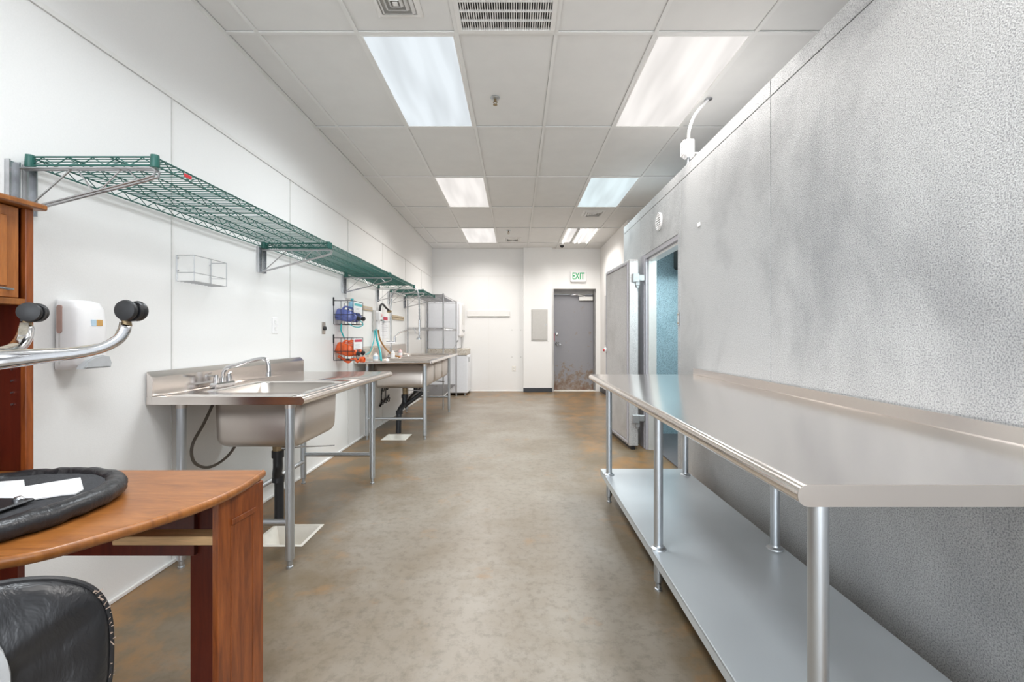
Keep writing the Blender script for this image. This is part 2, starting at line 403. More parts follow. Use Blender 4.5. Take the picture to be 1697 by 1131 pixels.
# cover strips of the wall panels (left wall and back wall)
mb = MB(); ZS = 2.425
mb.box(XL, XL+0.004, YF, YB, ZS, ZS+0.022, 0.001)
for y in (1.09, 2.30, 3.50, 4.705, 5.92, 7.14, 8.36): mb.box(XL, XL+0.003, y-0.006, y+0.006, 0.02, ZS, 0.001)
struct('trim_1', mb, 'bead', 30)
mb = MB(); mb.box(XL, XL+0.0048, YF, YB, ZS-0.003, ZS)
for y in (1.09, 2.30, 3.50, 4.705, 5.92, 7.14, 8.36): mb.box(XL, XL+0.0035, y-0.0085, y-0.006, 0.02, ZS)
struct('trim_2', mb, 'seam')
mb = MB(); mb.box(XL, 0.155, YB-0.004, YB, 2.45, 2.47); mb.box(-0.59, -0.578, YB-0.003, YB, 0, 2.45)
struct('trim_3', mb, 'bead')
mb = MB(); mb.box(XL, XL+0.012, YF, YB, 0, 0.02, 0.003); mb.box(XL, 0.155, YB-0.012, YB, 0, 0.02, 0.003); struct('baseboard_left', mb, 'bead', 30)
mb = MB(); mb.box(0.15, 0.757, YB-0.118, YB-0.11, 0, 0.09, 0.002); mb.box(0.752, 0.758, YB-0.118, YB, 0, 0.09); struct('baseboard_back', mb, 'base_black')
mb = MB(); mb.box(XR-0.008, XR, 7.0, YB, 0, 0.10, 0.002); struct('baseboard_right', mb, 'base_black')
# suspended grid
GX = [-1.585, -0.975, -0.365, 0.245, 0.855, 1.465, 2.075, 2.685, 3.295]; GY = [-2.177+1.2192*i for i in range(10)]
GY = [2.70+1.2192*i for i in range(-4, 6)]
mb = MB(); md = MB()
for x in GX:
    mb.box(x-0.012, x+0.012, YF, YB, ZC-0.010, ZC-0.001)
    md.box(x-0.0145, x-0.012, YF, YB, ZC-0.0035, ZC-0.0005)
for y in GY:
    mb.box(XL, XO, y-0.012, y+0.012, ZC-0.0102, ZC-0.001)
    md.box(XL, XO, y-0.0145, y-0.012, ZC-0.0035, ZC-0.0005)
for x, s in ((XL, 1),):
    mb.box(x, x+0.022, YF, YB, ZC-0.012, ZC-0.001); md.box(x+0.022, x+0.026, YF, YB, ZC-0.0035, ZC-0.0005)
mb.box(XL, XR, YB-0.02, YB, ZC-0.012, ZC-0.001)
struct('trim_4', mb, 'tbar'); struct('trim_shadow_5', md, 'tbar_shadow')

# ------------------------------------------------------------------ ceiling lamps
def troffer(ix, iy, mat, label, bare=False):
    x0, x1 = GX[ix]+0.012, GX[ix+1]-0.012; y0 = 2.70+1.2192*iy+0.012; y1 = y0+1.2192-0.024
    t = thing('ceiling_light', ((x0+x1)/2, (y0+y1)/2, ZC-0.012), label, 'ceiling light', None)
    f = MB(); w_ = 0.014
    for b in ((x0, x1, y0, y0+w_), (x0, x1, y1-w_, y1), (x0, x0+w_, y0+w_, y1-w_), (x1-w_, x1, y0+w_, y1-w_)): f.box(*b, ZC-0.012, ZC-0.001, 0.002)
    f.build('frame', 'vent', t, 30)
    ld = bpy.data.lights.new('lamp_light', 'AREA'); ld.shape = 'RECTANGLE'; ld.size = x1-x0-0.04; ld.size_y = y1-y0-0.04
    ld.energy = LAMP_W; ld.spread = math.radians(LENS)
    ld.color = {'lamp_cool': (0.90, 0.96, 1.0), 'lamp_blue': (0.86, 0.97, 1.0)}.get(mat, (1.0, 0.965, 0.93))
    lo = bpy.data.objects.new('lamp_light', ld); COL.objects.link(lo); lo.parent = t; lo.location = (0, 0, -0.004 if not bare else -0.03)
    if not bare:
        d = MB(); d.box(x0+w_, x1-w_, y0+w_, y1-w_, ZC-0.009, ZC-0.002); d.build('diffuser', mat, t, 0)
    else:
        d = MB(); d.box(x0+w_, x1-w_, y0+w_, y1-w_, ZC-0.003, ZC-0.0015)
        d.build('reflector', 'reflector', t, 0)
        for fx in (0.10, 0.36, 0.50, 0.64, 0.90):
            cx = x0+(x1-x0)*fx; r = 0.016
            if fx == 0.36: continue
            tb = MB(); tb.cyl((cx, y0+0.05, ZC-0.020), (cx, y1-0.05, ZC-0.020), r, 10); tb.build('fluorescent_tube', 'lamp_tube', t)
        bl = MB(); bl.box(x0+0.19, x0+0.235, y0+0.02, y1-0.02, ZC-0.03, ZC-0.003, 0.006); bl.build('ballast_cover', 'panel_grey', t)
        pn = MB(); pn.box(x0+0.03, x1-0.03, y0+0.04, y1-0.04, ZC-0.0075, ZC-0.0045); pn.build('glowing_panel', 'lamp_warm', t, 0)
    return t
troffer(1, 0, 'lamp_cool', 'large cool white fluorescent ceiling panel nearest on the left, beside the slatted return grille')
troffer(4, 0, 'lamp_warm', 'nearest warm white ceiling light panel on the right, beside the curved conduit')
troffer(1, 2, 'lamp_warm', 'warm white square looking ceiling light panel, second in the left row')
troffer(4, 2, 'lamp_blue', 'bluish white ceiling light panel, second in the right row')
troffer(1, 4, 'lamp_warm', 'warm white ceiling light panel farthest in the left row, near the back wall')
troffer(4, 4, 'lamp_warm', 'farthest right ceiling light with its tubes showing, near the dome camera', True)
troffer(1, -2, 'lamp_cool', 'unseen ceiling light panel added to the left row to light the room')  # pair of fittings added out of view for their light
troffer(4, -2, 'lamp_warm', 'unseen ceiling light panel added to the right row to light the room')

# ------------------------------------------------------------------ vents, sprinklers, camera
def square_ring(mb, cx, cy, a0, z0, a1, z1, th=0.002):
    o = [(cx+a0*sx, cy+a0*sy, z0) for sx, sy in ((1, 1), (-1, 1), (-1, -1), (1, -1))]
    i = [(cx+a1*sx, cy+a1*sy, z1) for sx, sy in ((1, 1), (-1, 1), (-1, -1), (1, -1))]
    o2 = [(p[0], p[1], p[2]+th) for p in o]; i2 = [(p[0], p[1], p[2]+th) for p in i]
    mb.loft([o, i, i2, o2], False, False)
    V = mb.bm.verts
    for k in range(4): mb.quad(o2[k], o2[(k+1) % 4], o[(k+1) % 4], o[k])
def diffuser_vent(cx, cy, s, label, plate=0.0):
    t = thing('ceiling_vent', (cx, cy, ZC-0.03), label, 'ceiling vent')
    b = MB(); b.box(cx-s, cx+s, cy-s, cy+s, ZC-0.004, ZC-0.001); b.build('throat_plate', 'panel_grey', t, 0)
    f = MB(); square_ring(f, cx, cy, s*1.0, ZC-0.012, s*0.86, ZC-0.012)
    square_ring(f, cx, cy, s*1.12, ZC-0.004, s*1.0, ZC-0.012)
    f.build('frame', 'vent', t, 0)
    for k in (0.80, 0.56, 0.34):
        m = MB(); square_ring(m, cx, cy, s*k, ZC-0.010, s*(k-0.13), ZC-0.026); m.build('louvre_cone', 'vent', t, 0)
    m = MB(); m.box(cx-s*0.13, cx+s*0.13, cy-s*0.13, cy+s*0.13, ZC-0.028, ZC-0.022, 0.003); m.build('centre_plate', 'vent', t)
    if plate:
        f = MB(); f.box(cx-plate, cx+plate, cy-plate, cy+plate, ZC-0.006, ZC-0.002); f.build('face_plate', 'paint', t, 0)
diffuser_vent(-0.67, 2.44, 0.118, 'white square louvred air diffuser at the top edge, left of the slatted return grille')
diffuser_vent(1.17, 6.68, 0.15, 'white square ceiling air vent behind the bluish ceiling light panel')
diffuser_vent(-0.07, 8.46, 0.15, 'small dark slotted ceiling air vent near the back wall, between the two farthest lights')
gx0, gx1, gy0, gy1 = -0.353, 0.233, 2.10, 2.688
t = thing('return_air_grille', ((gx0+gx1)/2, (gy0+gy1)/2, ZC-0.02), 'large white slatted return air grille set in the ceiling between the two nearest lights', 'air grille')
m = MB()
for b in ((gx0, gx1, gy0, gy0+0.03), (gx0, gx1, gy1-0.03, gy1), (gx0, gx0+0.03, gy0+0.03, gy1-0.03), (gx1-0.03, gx1, gy0+0.03, gy1-0.03)): m.box(*b, ZC-0.02, ZC-0.001, 0.002)
m.build('frame', 'vent', t, 30)
m = MB(); m.box(gx0+0.03, gx1-0.03, gy0+0.03, gy1-0.03, ZC-0.003, ZC-0.001); m.build('dark_backing', 'dark', t, 0)
for k in range(38):
    x = gx0+0.04+k*(gx1-gx0-0.08)/37
    m = MB(); m.box(x-0.0028, x+0.0028, gy0+0.03, gy1-0.03, ZC-0.017, ZC-0.006); m.build('slat', 'vent', t, 0)
for k in range(1, 7):
    y = gy0+0.03+k*(gy1-gy0-0.06)/7
    m = MB(); m.box(gx0+0.03, gx1-0.03, y-0.004, y+0.004, ZC-0.019, ZC-0.008); m.build('cross_bar', 'vent', t, 0)
def sprinkler(cx, cy, s, label):
    t = thing('sprinkler_head', (cx, cy, ZC-0.05*s), label, 'sprinkler')
    m = MB(); m.lathe([(0.001, 0), (0.028*s, 0), (0.032*s, -0.004), (0.022*s, -0.012), (0.012*s, -0.014)][::1], (cx, cy, ZC-0.002)); m.build('escutcheon', 'galv', t)
    m = MB(); m.cyl((cx, cy, ZC-0.012), (cx, cy, ZC-0.03*s), 0.009*s)
    for sx in (-1, 1): m.sweep([(cx+sx*0.007*s, cy, ZC-0.026*s), (cx+sx*0.013*s, cy, ZC-0.036*s), (cx, cy, ZC-0.05*s)], 0.0025*s, 6)
    m.build('body', 'brass', t)
    m = MB(); m.lathe([(0.001, 0), (0.014*s, 0), (0.015*s, -0.002), (0.001, -0.003)], (cx, cy, ZC-0.05*s), seg=14); m.build('deflector', 'brass', t)
sprinkler(-0.164, 3.44, 1.15, 'chrome pendent sprinkler head between the two nearest ceiling lights')
sprinkler(-0.137, 7.77, 1.3, 'small dark sprinkler head far down the room, just in front of the small ceiling vent')
t = thing('dome_camera', (0.93, 8.93, ZC-0.08), 'small dark dome security camera on the ceiling above the exit door', 'security camera')
m = MB(); m.lathe([(0.001, 0), (0.055, 0), (0.055, -0.025), (0.045, -0.03), (0.001, -0.03)], (0.93, 8.93, ZC-0.002)); m.build('mount', 'plastic', t)
m = MB(); m.lathe([(0.042, 0), (0.04, -0.02), (0.028, -0.038), (0.012, -0.046), (0.001, -0.047)], (0.93, 8.93, ZC-0.03)); m.build('dome', 'black', t)

# ------------------------------------------------------------------ walk-in cooler
t = thing('walk_in_cooler', (XC, 1.5, 0), 'stucco galvanised steel walk-in cooler forming the right side, its door standing open', 'walk-in cooler')
cooler = t
TW = 0.1; ZT = 2.54; ZM = 2.452; OY0, OY1, OZ = 3.657, 4.63, 2.035
segs = [(-2.55, -0.18), (-0.18, 1.075), (1.075, 2.329), (2.329, OY0-0.012)]
g = 0.002
for a, b in segs:
    m = MB(); m.box(XC, XC+TW, a+g, b-g, 0, ZM-0.0015, 0.002); m.build('wall_panel', 'stucco', t, 30)
m = MB(); m.box(XC, XC+TW, 4.755+g, 5.51, 0, ZM-0.0015, 0.002); m.build('wall_panel', 'stucco', t, 30)
# panel holding the doorway: header and two posts in one sheet
m = MB(); m.box(XC+0.001, XC+TW, OY0-0.010, 4.755-g, OZ, ZM-0.0015, 0.001); m.build('door_header', 'stucco', t, 30)
m = MB(); m.box(XC-0.004, XC+TW, OY0-0.010, OY0+0.0, 0, OZ+0.0, 0.002); m.box(XC-0.003, XC, OY0-0.05, OY0, 0, ZM-0.004); m.build('door_post', 'stucco', t, 30)
m = MB(); m.box(XC-0.004, XC+TW, OY1, 4.755-g, 0, OZ, 0.002); m.build('door_post', 'gasket', t, 30)
for a, b in ((-2.55, -0.18), (-0.18, 1.075), (1.075, 2.329), (2.329, 4.755), (4.755, 5.51)):
    m = MB(); m.box(XC-0.001, XC+TW, a+g*0.7, b-g*0.7, ZM+0.0015, ZT, 0.002); m.build('top_rail', 'stucco', t, 30)
m = MB(); m.box(XC+0.02, XC+TW, -2.5, 5.5, ZM-0.004, ZM+0.004)
for y in (-0.18, 1.075, 2.329, 4.755): m.box(XC+0.02, XC+TW-0.01, y-0.004, y+0.004, (0.0 if y < 4 else 0.0), ZT-0.001)
m.build('seam_filler', 'dark', t, 0)
# roof, far end wall, back wall, inner linings
m = MB(); m.box(XC+TW, 3.6, -2.55, 5.51, ZT-0.1, ZT); m.build('roof', 'stucco', t, 0)
m = MB(); m.box(XC+TW, 3.6, 5.41, 5.51, 0, ZT-0.1); m.build('end_wall', 'stucco', t, 0)
m = MB(); m.box(3.5, 3.6, -2.55, 5.41, 0, ZT-0.1); m.build('back_wall', 'stucco', t, 0)
m = MB(); m.box(XC+TW, 3.5, 5.28, 5.40, 0.0, ZT-0.102); m.build('inner_lining', 'stucco_teal_light', t, 0)
m = MB(); m.box(3.47, 3.499, 1.5, 5.28, 0, ZT-0.102); m.box(XC+TW, 3.47, 1.45, 1.5, 0, ZT-0.102); m.build('inner_lining', 'stucco_teal_light', t, 0)
m = MB(); m.box(XC+TW, 3.47, 1.5, 5.28, 0.001, 0.012); m.build('cooler_floor', 'dark_plate', t, 0)
# door frame lining with heater strip and bolts
m = MB(); m.box(XC+0.004, XC+TW+0.01, OY1-0.045, OY1, 0, OZ-0.045, 0.002); m.build('jamb_lining', 'gasket', t)
m = MB(); m.box(XC+0.03, XC+TW+0.012, OY1-0.062, OY1-0.046, 0, OZ-0.045, 0.002)
for k in range(9): m.box(XC+0.045, XC+0.055, OY1-0.064, OY1-0.061, 0.35+0.09*k, 0.38+0.09*k)
m.build('jamb_strip', 'panel_grey', t)
m = MB(); m.box(XC+0.004, XC+TW+0.01, OY0, OY1, OZ-0.045, OZ, 0.002); m.build('header_lining', 'gasket', t)
m = MB(); m.box(XC+0.03, XC+TW+0.02, OY0, OY1-0.045, OZ-0.07, OZ-0.046, 0.002); m.build('header_strip', 'plastic', t)
# evaporator hanging inside, and an unseen lamp added to light the lining
m = MB(); m.box(1.78, 2.9, 4.5, 5.0, 1.93, 2.38, 0.02); m.build('evaporator', 'dark', t)
m = MB(); m.lathe([(0.001, 0), (0.05, 0), (0.055, -0.04), (0.035, -0.09), (0.001, -0.1)], (1.90, 3.9, 2.02)); m.cyl((1.90, 3.9, 2.01), (1.90, 3.9, ZT-0.1), 0.012); m.build('fill_globe', 'cooler_fill', t)
# round pressure vent over the doorway
m = MB(); m.lathe([(0.001, 0), (0.084, 0), (0.084, -0.008), (0.076, -0.014), (0.068, -0.008), (0.001, -0.006)], (XC, 4.14, 2.26), 'X', 28); rv = m.build('round_vent', 'plastic', t)
for k in range(-3, 4):
    z = 2.26+k*0.021; hw = math.sqrt(0.066**2-(k*0.021)**2)
    m = MB(); m.prism([(XC-0.016, z-0.007), (XC-0.008, z+0.006), (XC-0.004, z+0.004), (XC-0.012, z-0.009)], 4.14-hw, 4.14+hw, 'XZ'); m.build('louvre', 'plastic', rv, 0)
# strike plate
m = MB(); m.box(XC-0.012, XC-0.004, OY0-0.045, OY0-0.01, 1.27, 1.38, 0.003); sp = m.build('strike_plate', 'zinc', t)
for z in (1.29, 1.36):
    m = MB(); m.cyl((XC-0.015, OY0-0.027, z), (XC-0.010, OY0-0.027, z), 0.006, 8); m.build('screw', 'brass', sp)
# small sticker
m = MB(); m.box(XC-0.0035, XC-0.0005, 3.215, 3.265, 1.99, 2.02, 0.001); tag(m.build('sticker', 'paper', t), 'small white sticker')
# the open cooler door, folded back against the panels beyond the doorway
D0 = Vector((1.178, 4.585)); D1 = Vector((1.125, 5.50)); dd = (D1-D0).normalized(); dn = Vector((dd.y, -dd.x))   # dn points to the wall
def dpt(a, b, z): p = D0+dd*a+dn*b; return (p.x, p.y, z)
def dbox(mb, a0, a1, b0, b1, z0, z1, bev=0.0):
    q = MB(); q.box(a0, a1, b0, b1, z0, z1, bev)
    q.xform(Matrix(((dd.x, dn.x, 0, D0.x), (dd.y, dn.y, 0, D0.y), (0, 0, 1, 0), (0, 0, 0, 1))))
    me = bpy.data.meshes.new('t'); q.bm.to_mesh(me); q.bm.free(); mb.bm.from_mesh(me); bpy.data.meshes.remove(me)
L_ = (D1-D0).length
m = MB(); dbox(m, 0.0, L_, 0.0, 0.095, 0.035, 1.985, 0.006); dr = m.build('door', 'door_metal', t)
m = MB()
for a0, a1, z0, z1 in ((0.028, 0.055, 0.06, 1.96), (L_-0.055, L_-0.028, 0.06, 1.96), (0.055, L_-0.055, 0.06, 0.085), (0.055, L_-0.055, 1.935, 1.96)): dbox(m, a0, a1, -0.014, 0.001, z0, z1, 0.004)
m.build('gasket', 'gasket', dr)
m = MB(); dbox(m, 0.06, L_-0.06, -0.010, 0.001, 0.09, 1.93, 0.003); m.build('inner_panel', 'door_metal', dr)
m = MB(); dbox(m, 0.0, L_, 0.02, 0.06, 0.0, 0.034, 0.0); tag(m.build('sweep_strip', 'black', dr), 'black rubber sweep strip')
for z in (1.79, 0.32):
    m = MB(); dbox(m, -0.022, 0.0, 0.03, 0.10, z-0.045, z+0.045, 0.005); m.box(1.255, 1.345, 4.60, 4.655, z-0.03, z+0.035, 0.006)
    m.cyl((1.262, 4.60, z-0.10), (1.262, 4.60, z+0.035), 0.022, 12); m.cyl((1.262, 4.60, z-0.14), (1.262, 4.60, z-0.10), 0.012, 10)
    m.box(1.24, 1.285, 4.575, 4.62, z-0.085, z-0.015, 0.005)
    tag(m.build('hinge', 'hinge_zinc', dr), 'bright zinc hinge')
m = MB(); kc = dpt(L_-0.04, -0.03, 1.0)
m.lathe([(0.001, 0), (0.03, 0), (0.032, -0.012), (0.024, -0.02), (0.001, -0.02)], (kc[0]+0.015, kc[1], 1.01), 'X', 18); kn = m.build('release_knob', 'plastic', dr)
m = MB(); m.lathe([(0.001, 0), (0.016, 0), (0.016, -0.014), (0.001, -0.016)], (kc[0]-0.006, kc[1], 1.01), 'X', 14); tag(m.build('knob_centre', 'red', kn), 'dark red knob centre')

# conduit with its box on the cooler roof
t = thing('electrical_conduit', (1.40, 3.56, ZT), 'white switch box on the cooler top with curved corrugated conduit', 'conduit')
m = MB(); m.box(1.36, 1.43, 3.52, 3.60, 2.625, 2.765, 0.008); bx = m.build('switch_box', 'plastic', t)
m = MB(); m.box(1.335, 1.36, 3.512, 3.59, 2.635, 2.755, 0.008); m.build('cover_plate', 'plastic', bx)
for z in (2.668, 2.722):
    m = MB(); m.box(1.331, 1.336, 3.535, 3.567, z-0.017, z+0.017, 0.003); m.build('socket', 'grey_plastic', bx)
m = MB(); pth = smooth_path([(1.395, 3.56, 2.765), (1.398, 3.555, 2.85), (1.43, 3.53, 2.95), (1.485, 3.48, 3.02), (1.51, 3.46, ZC)], 12)
m.sweep(pth, [0.0125 if i % 2 else 0.0105 for i in range(len(pth))], 10); m.build('flexible_conduit', 'plastic', t)
m = MB(); m.cyl((1.39, 3.56, ZT), (1.39, 3.56, 2.63), 0.014); m.build('pipe', 'galv', t)
m = MB(); m.lathe([(0.001, 0), (0.03, 0), (0.03, -0.006), (0.014, -0.01), (0.001, -0.01)], (1.51, 3.46, ZC-0.001)); m.build('ceiling_flange', 'zinc', t)
m = MB(); m.box(1.43, 1.50, 3.555, 3.565, 2.66, 2.67); m.build('bracket_arm', 'plastic', t)

# ------------------------------------------------------------------ steel work table on the right
def leg(t, x, y, ztop, r=0.0205, mat='galv', foot=True, collar=None, gr=None):
    m = MB(); m.cyl((x, y, 0.055), (x, y, ztop), r, 20); lg = m.build('leg', mat, t, 40)
    m = MB(); m.lathe([(r*0.95, 0.06), (r*0.95, 0.045), (0.012, 0.035), (0.012, 0.012), (0.016, 0.010), (0.016, 0.0), (0.001, 0.0)], (x, y, 0), 'Z', 14); m.build('foot', 'galv', lg)
    m = MB(); m.cyl((x, y, ztop-0.035), (x, y, ztop), r+0.004, 20); m.build('socket', 'steel_side', lg)
    if collar: 
        m = MB(); m.lathe([(r+0.016, collar), (r+0.014, collar+0.005), (r+0.003, collar+0.012), (r+0.001, collar+0.02), (0.004, collar+0.02), (0.004, collar)], (x, y, 0), 'Z', 20); m.build('collar', 'galv', lg)
    return lg
t = thing('steel_work_table', (0.94, 2.07, 0), 'long stainless steel work table with a galvanised undershelf against the cooler', 'work table')
X0, X1, Y0, Y1, ZTP = 0.5427, 1.327, 0.85, 3.29, 0.8985; R = 0.0215
prof = [(X0+R+R*math.cos(math.radians(a)), ZTP-R+R*math.sin(math.radians(a))) for a in range(90, 271, 12)]
prof = prof + [(X0+R, ZTP-2*R), (X1, ZTP-2*R), (X1, ZTP)]
pp = [prof[0]]
for p in prof[1:]:
    if (Vector(p)-Vector(pp[-1])).length > 1e-4: pp.append(p)
m = MB(); m.prism(pp, Y0, Y1, 'XZ'); top = m.build('table_top', 'steel', t, 50)
q = MB(); q.prism([(a, b) for a, b in pp[1:-1]] + [(X1, ZTP-0.002)], Y0-0.0012, Y0+0.001, 'XZ'); q.build('end_cap', 'steel_side', top, 0)
m = MB(); m.prism([(X1-0.001, ZTP-0.01), (X1+0.014, ZTP-0.01), (X1+0.014, ZTP+0.046), (X1-0.006, ZTP+0.046), (X1-0.006, ZTP+0.003), (X1-0.014, ZTP-0.0005)], Y0, Y1, 'XZ'); m.build('upstand', 'steel', top, 30)
m = MB()
m.box(0.628, 1.25, 0.90, 3.285, 0.184, 0.195, 0.002); m.box(0.628, 0.64, 0.90, 3.285, 0.150, 0.19, 0.002); m.box(0.628, 1.25, 3.275, 3.285, 0.150, 0.19, 0.002); m.box(0.628, 1.25, 0.90, 0.91, 0.15, 0.19, 0.002); m.box(1.24, 1.25, 0.90, 3.285, 0.15, 0.19, 0.002)
m.build('undershelf', 'galv_shelf', t, 30)
for y in (0.966, 2.051, 3.139):
    for x in (0.662, 1.205): leg(t, x, y, ZTP-2*R, 0.0205, 'galv', True, 0.195)
for y in (0.966, 2.051, 3.139):
    m = MB(); m.box(0.60, 1.30, y-0.03, y+0.03, ZTP-2*R-0.02, ZTP-2*R, 0.002); m.build('cross_channel', 'galv', t)

# ------------------------------------------------------------------ prep sink on the left
def front_roll(m, x, y0, y1, z, r=0.02):
    m.sweep([(x, y0, z), (x, y1, z)], r, 18)
def faucet_body(t, x, y, z, along=0.11):
    m = MB(); m.box(x-0.026, x+0.026, y-along/2-0.028, y+along/2+0.028, z, z+0.03, 0.008); fb = m.build('faucet_base', 'chrome', t)
    return fb
t = thing('prep_sink', (-1.42, 2.89, 0), 'stainless steel prep sink table with one bowl and goose-bend faucet, nearest on the left wall', 'sink')
X0, X1, Y0, Y1, Z = XL+0.006, -1.046, 2.13, 3.65, 0.889
I = (-1.60, -1.125, 2.30, 2.80)
m = MB(); ring_cell(m, (X0, X1-0.01, Y0, 2.95), I, 0.06, Z)
m.quad((X0, 2.95, Z), (X1-0.01, 2.95, Z), (X1-0.01, Y1, Z), (X0, Y1, Z))
bmesh.ops.remove_doubles(m.bm, verts=m.bm.verts, dist=1e-5)
cnt = m.build('counter', 'steel', t, 30, 0.002)
m = MB(); front_roll(m, X1, Y0, Y1, Z-0.0195, 0.0205); m.build('rolled_edge', 'steel', t, 50)
m = MB(); m.box(X0, X1-0.003, Y0, Y0+0.004, Z-0.037, Z, 0.0); m.box(X0, X1-0.003, Y1-0.004, Y1, Z-0.037, Z); m.build('skirt', 'steel', t, 30)
m = MB(); m.prism([(X0, Z-0.037), (X0+0.03, Z-0.037), (X0+0.03, Z+0.095), (X0, Z+0.122)], Y0, Y1, 'XZ', 0.002); m.build('backsplash', 'steel', t, 30)
m = MB(); bowl(m, I, 0.06, Z, 0.295, 0.055); m.build('sink_bowl', 'steel_side', t, 60, 0.003)
for x in (-1.71, -1.156):
    for y in (2.25, 3.54): leg(t, x, y, Z-0.036, 0.0215)
for y in (2.25, 3.54):
    m = MB(); m.cyl((-1.71, y, 0.232), (-1.156, y, 0.232), 0.0165, 14); m.build('cross_rail', 'galv', t)
m = MB(); m.cyl((-1.71, 2.25, 0.175), (-1.71, 3.54, 0.175), 0.0165, 14); m.build('back_rail', 'galv', t)
# drain
m = MB(); m.lathe([(0.001, 0.0), (0.045, 0.0), (0.045, -0.012), (0.03, -0.03), (0.027, -0.085), (0.001, -0.085)], (-1.385, 2.56, Z-0.296)); dr = m.build('drain_outlet', 'brass', t)
m = MB(); m.cyl((-1.36, 2.56, Z-0.355), (-1.33, 2.56, Z-0.355), 0.012, 10); m.sweep([(-1.34, 2.56, Z-0.355), (-1.24, 2.66, Z-0.372), (-1.13, 2.74, Z-0.385)], 0.004, 8); m.build('drain_lever', 'zinc', dr)
m = MB(); m.sweep(smooth_path([(-1.385, 2.56, 0.515), (-1.385, 2.56, 0.46), (-1.385, 2.56, 0.42), (-1.40, 2.58, 0.37), (-1.40, 2.60, 0.33), (-1.40, 2.60, 0.08)], 5), 0.026, 14); dp = m.build('drain_pipe', 'abs', t)
for z in (0.50, 0.345):
    m = MB(); m.cyl((-1.385 if z > .4 else -1.40, 2.56 if z > .4 else 2.59, z-0.02), (-1.385 if z > .4 else -1.40, 2.56 if z > .4 else 2.595, z+0.02), 0.033, 14); m.build('pipe_coupling', 'abs', dp)
# faucet
fb = faucet_body(t, -1.695, 2.545, Z+0.001)
m = MB(); m.cyl((-1.695, 2.545, Z+0.03), (-1.695, 2.545, Z+0.055), 0.017)
m.sweep(smooth_path([(-1.695, 2.545, Z+0.05), (-1.69, 2.545, Z+0.085), (-1.665, 2.545, Z+0.115), (-1.60, 2.545, Z+0.132), (-1.50, 2.545, Z+0.16), (-1.455, 2.545, Z+0.163), (-1.434, 2.545, Z+0.145), (-1.428, 2.545, Z+0.10), (-1.43, 2.545, Z+0.075)], 6), 0.0115, 12)
m.cyl((-1.43, 2.545, Z+0.062), (-1.43, 2.545, Z+0.085), 0.0145); m.build('spout', 'chrome', fb)
for y in (2.49, 2.60):
    m = MB(); m.cyl((-1.695, y, Z+0.03), (-1.695, y, Z+0.062), 0.016); m.cyl((-1.695, y, Z+0.062), (-1.695, y, Z+0.075), 0.010)
    m.sweep([(-1.70, y, Z+0.07), (-1.70, y+(0.0 if y > 2.55 else -0.035), Z+0.072), (-1.70, y+(0.02 if y > 2.55 else -0.075), Z+0.078)], [0.006, 0.005, 0.007], 8); m.build('faucet_handle', 'chrome', fb)
m = MB(); m.sweep(smooth_path([(-1.72, 2.50, 0.80), (-1.73, 2.44, 0.70), (-1.735, 2.36, 0.60), (-1.735, 2.37, 0.51), (-1.735, 2.46, 0.45), (-1.73, 2.56, 0.445), (-1.72, 2.65, 0.48), (-1.70, 2.70, 0.56), (-1.69, 2.70, 0.66)], 6), 0.008, 8); m.build('supply_hose', 'rubber', t)

# floor sinks
for i, (x0, x1, y0, y1) in enumerate(fs):
    t = thing('floor_sink', ((x0+x1)/2, (y0+y1)/2, 0), ['square white floor sink under the prep sink drain pipe', 'square white floor sink under the three bowl sink, farther back'][i], 'floor drain')
    m = MB(); w_ = 0.018
    for b in ((x0, x1, y0, y0+w_), (x0, x1, y1-w_, y1), (x0, x0+w_, y0+w_, y1-w_), (x1-w_, x1, y0+w_, y1-w_)): m.box(*b, -0.01, 0.003, 0.001)
    m.build('rim', 'ceramic', t, 30)
    m = MB(); a = 0.06
    m.loft([[(x0+w_, y0+w_, -0.002), (x1-w_, y0+w_, -0.002), (x1-w_, y1-w_, -0.002), (x0+w_, y1-w_, -0.002)],
            [(x0+a, y0+a, -0.10), (x1-a, y0+a, -0.10), (x1-a, y1-a, -0.10), (x0+a, y1-a, -0.10)]], False, True); m.build('basin', 'ceramic', t, 0, 0.003)
    m = MB(); m.lathe([(0.001, 0), (0.035, 0), (0.035, -0.004), (0.001, -0.004)], ((x0+x1)/2, (y0+y1)/2, -0.094)); m.build('strainer', 'brass', t)

# ------------------------------------------------------------------ three compartment sink
t = thing('three_compartment_sink', (-1.38, 6.1, 0), 'long stainless three bowl sink on galvanised legs, farther along the left wall', 'sink')
X0, X1, Y0, Y1, Z = XL+0.006, -0.948, 4.87, 7.05, 0.905
m = MB(); yb = [5.09, 5.66, 6.23, 6.80]
cells = [(Y0, yb[1]), (yb[1], yb[2]), (yb[2], yb[3]+0.03)]
holes = []
for k in range(3):
    a, b = yb[k]+0.015, yb[k+1]-0.02; holes.append((-1.665, -1.045, a, b)); ring_cell(m, (X0, X1-0.01, *cells[k]), holes[k], 0.06, Z-0.012)
m.quad((X0, yb[3]+0.03, Z-0.012), (X1-0.01, yb[3]+0.03, Z-0.012), (X1-0.01, Y1, Z-0.012), (X0, Y1, Z-0.012))
bmesh.ops.remove_doubles(m.bm, verts=m.bm.verts, dist=1e-5)
m.build('counter', 'steel', t, 30, 0.002)
m = MB(); front_roll(m, X1, Y0, Y1, Z-0.014, 0.017); m.sweep([(X0, Y0+0.01, Z-0.014), (X1, Y0+0.01, Z-0.014)], 0.017, 14); m.sweep([(X0, Y1-0.01, Z-0.014), (X1, Y1-0.01, Z-0.014)], 0.017, 14); m.build('rolled_edge', 'steel', t, 50)
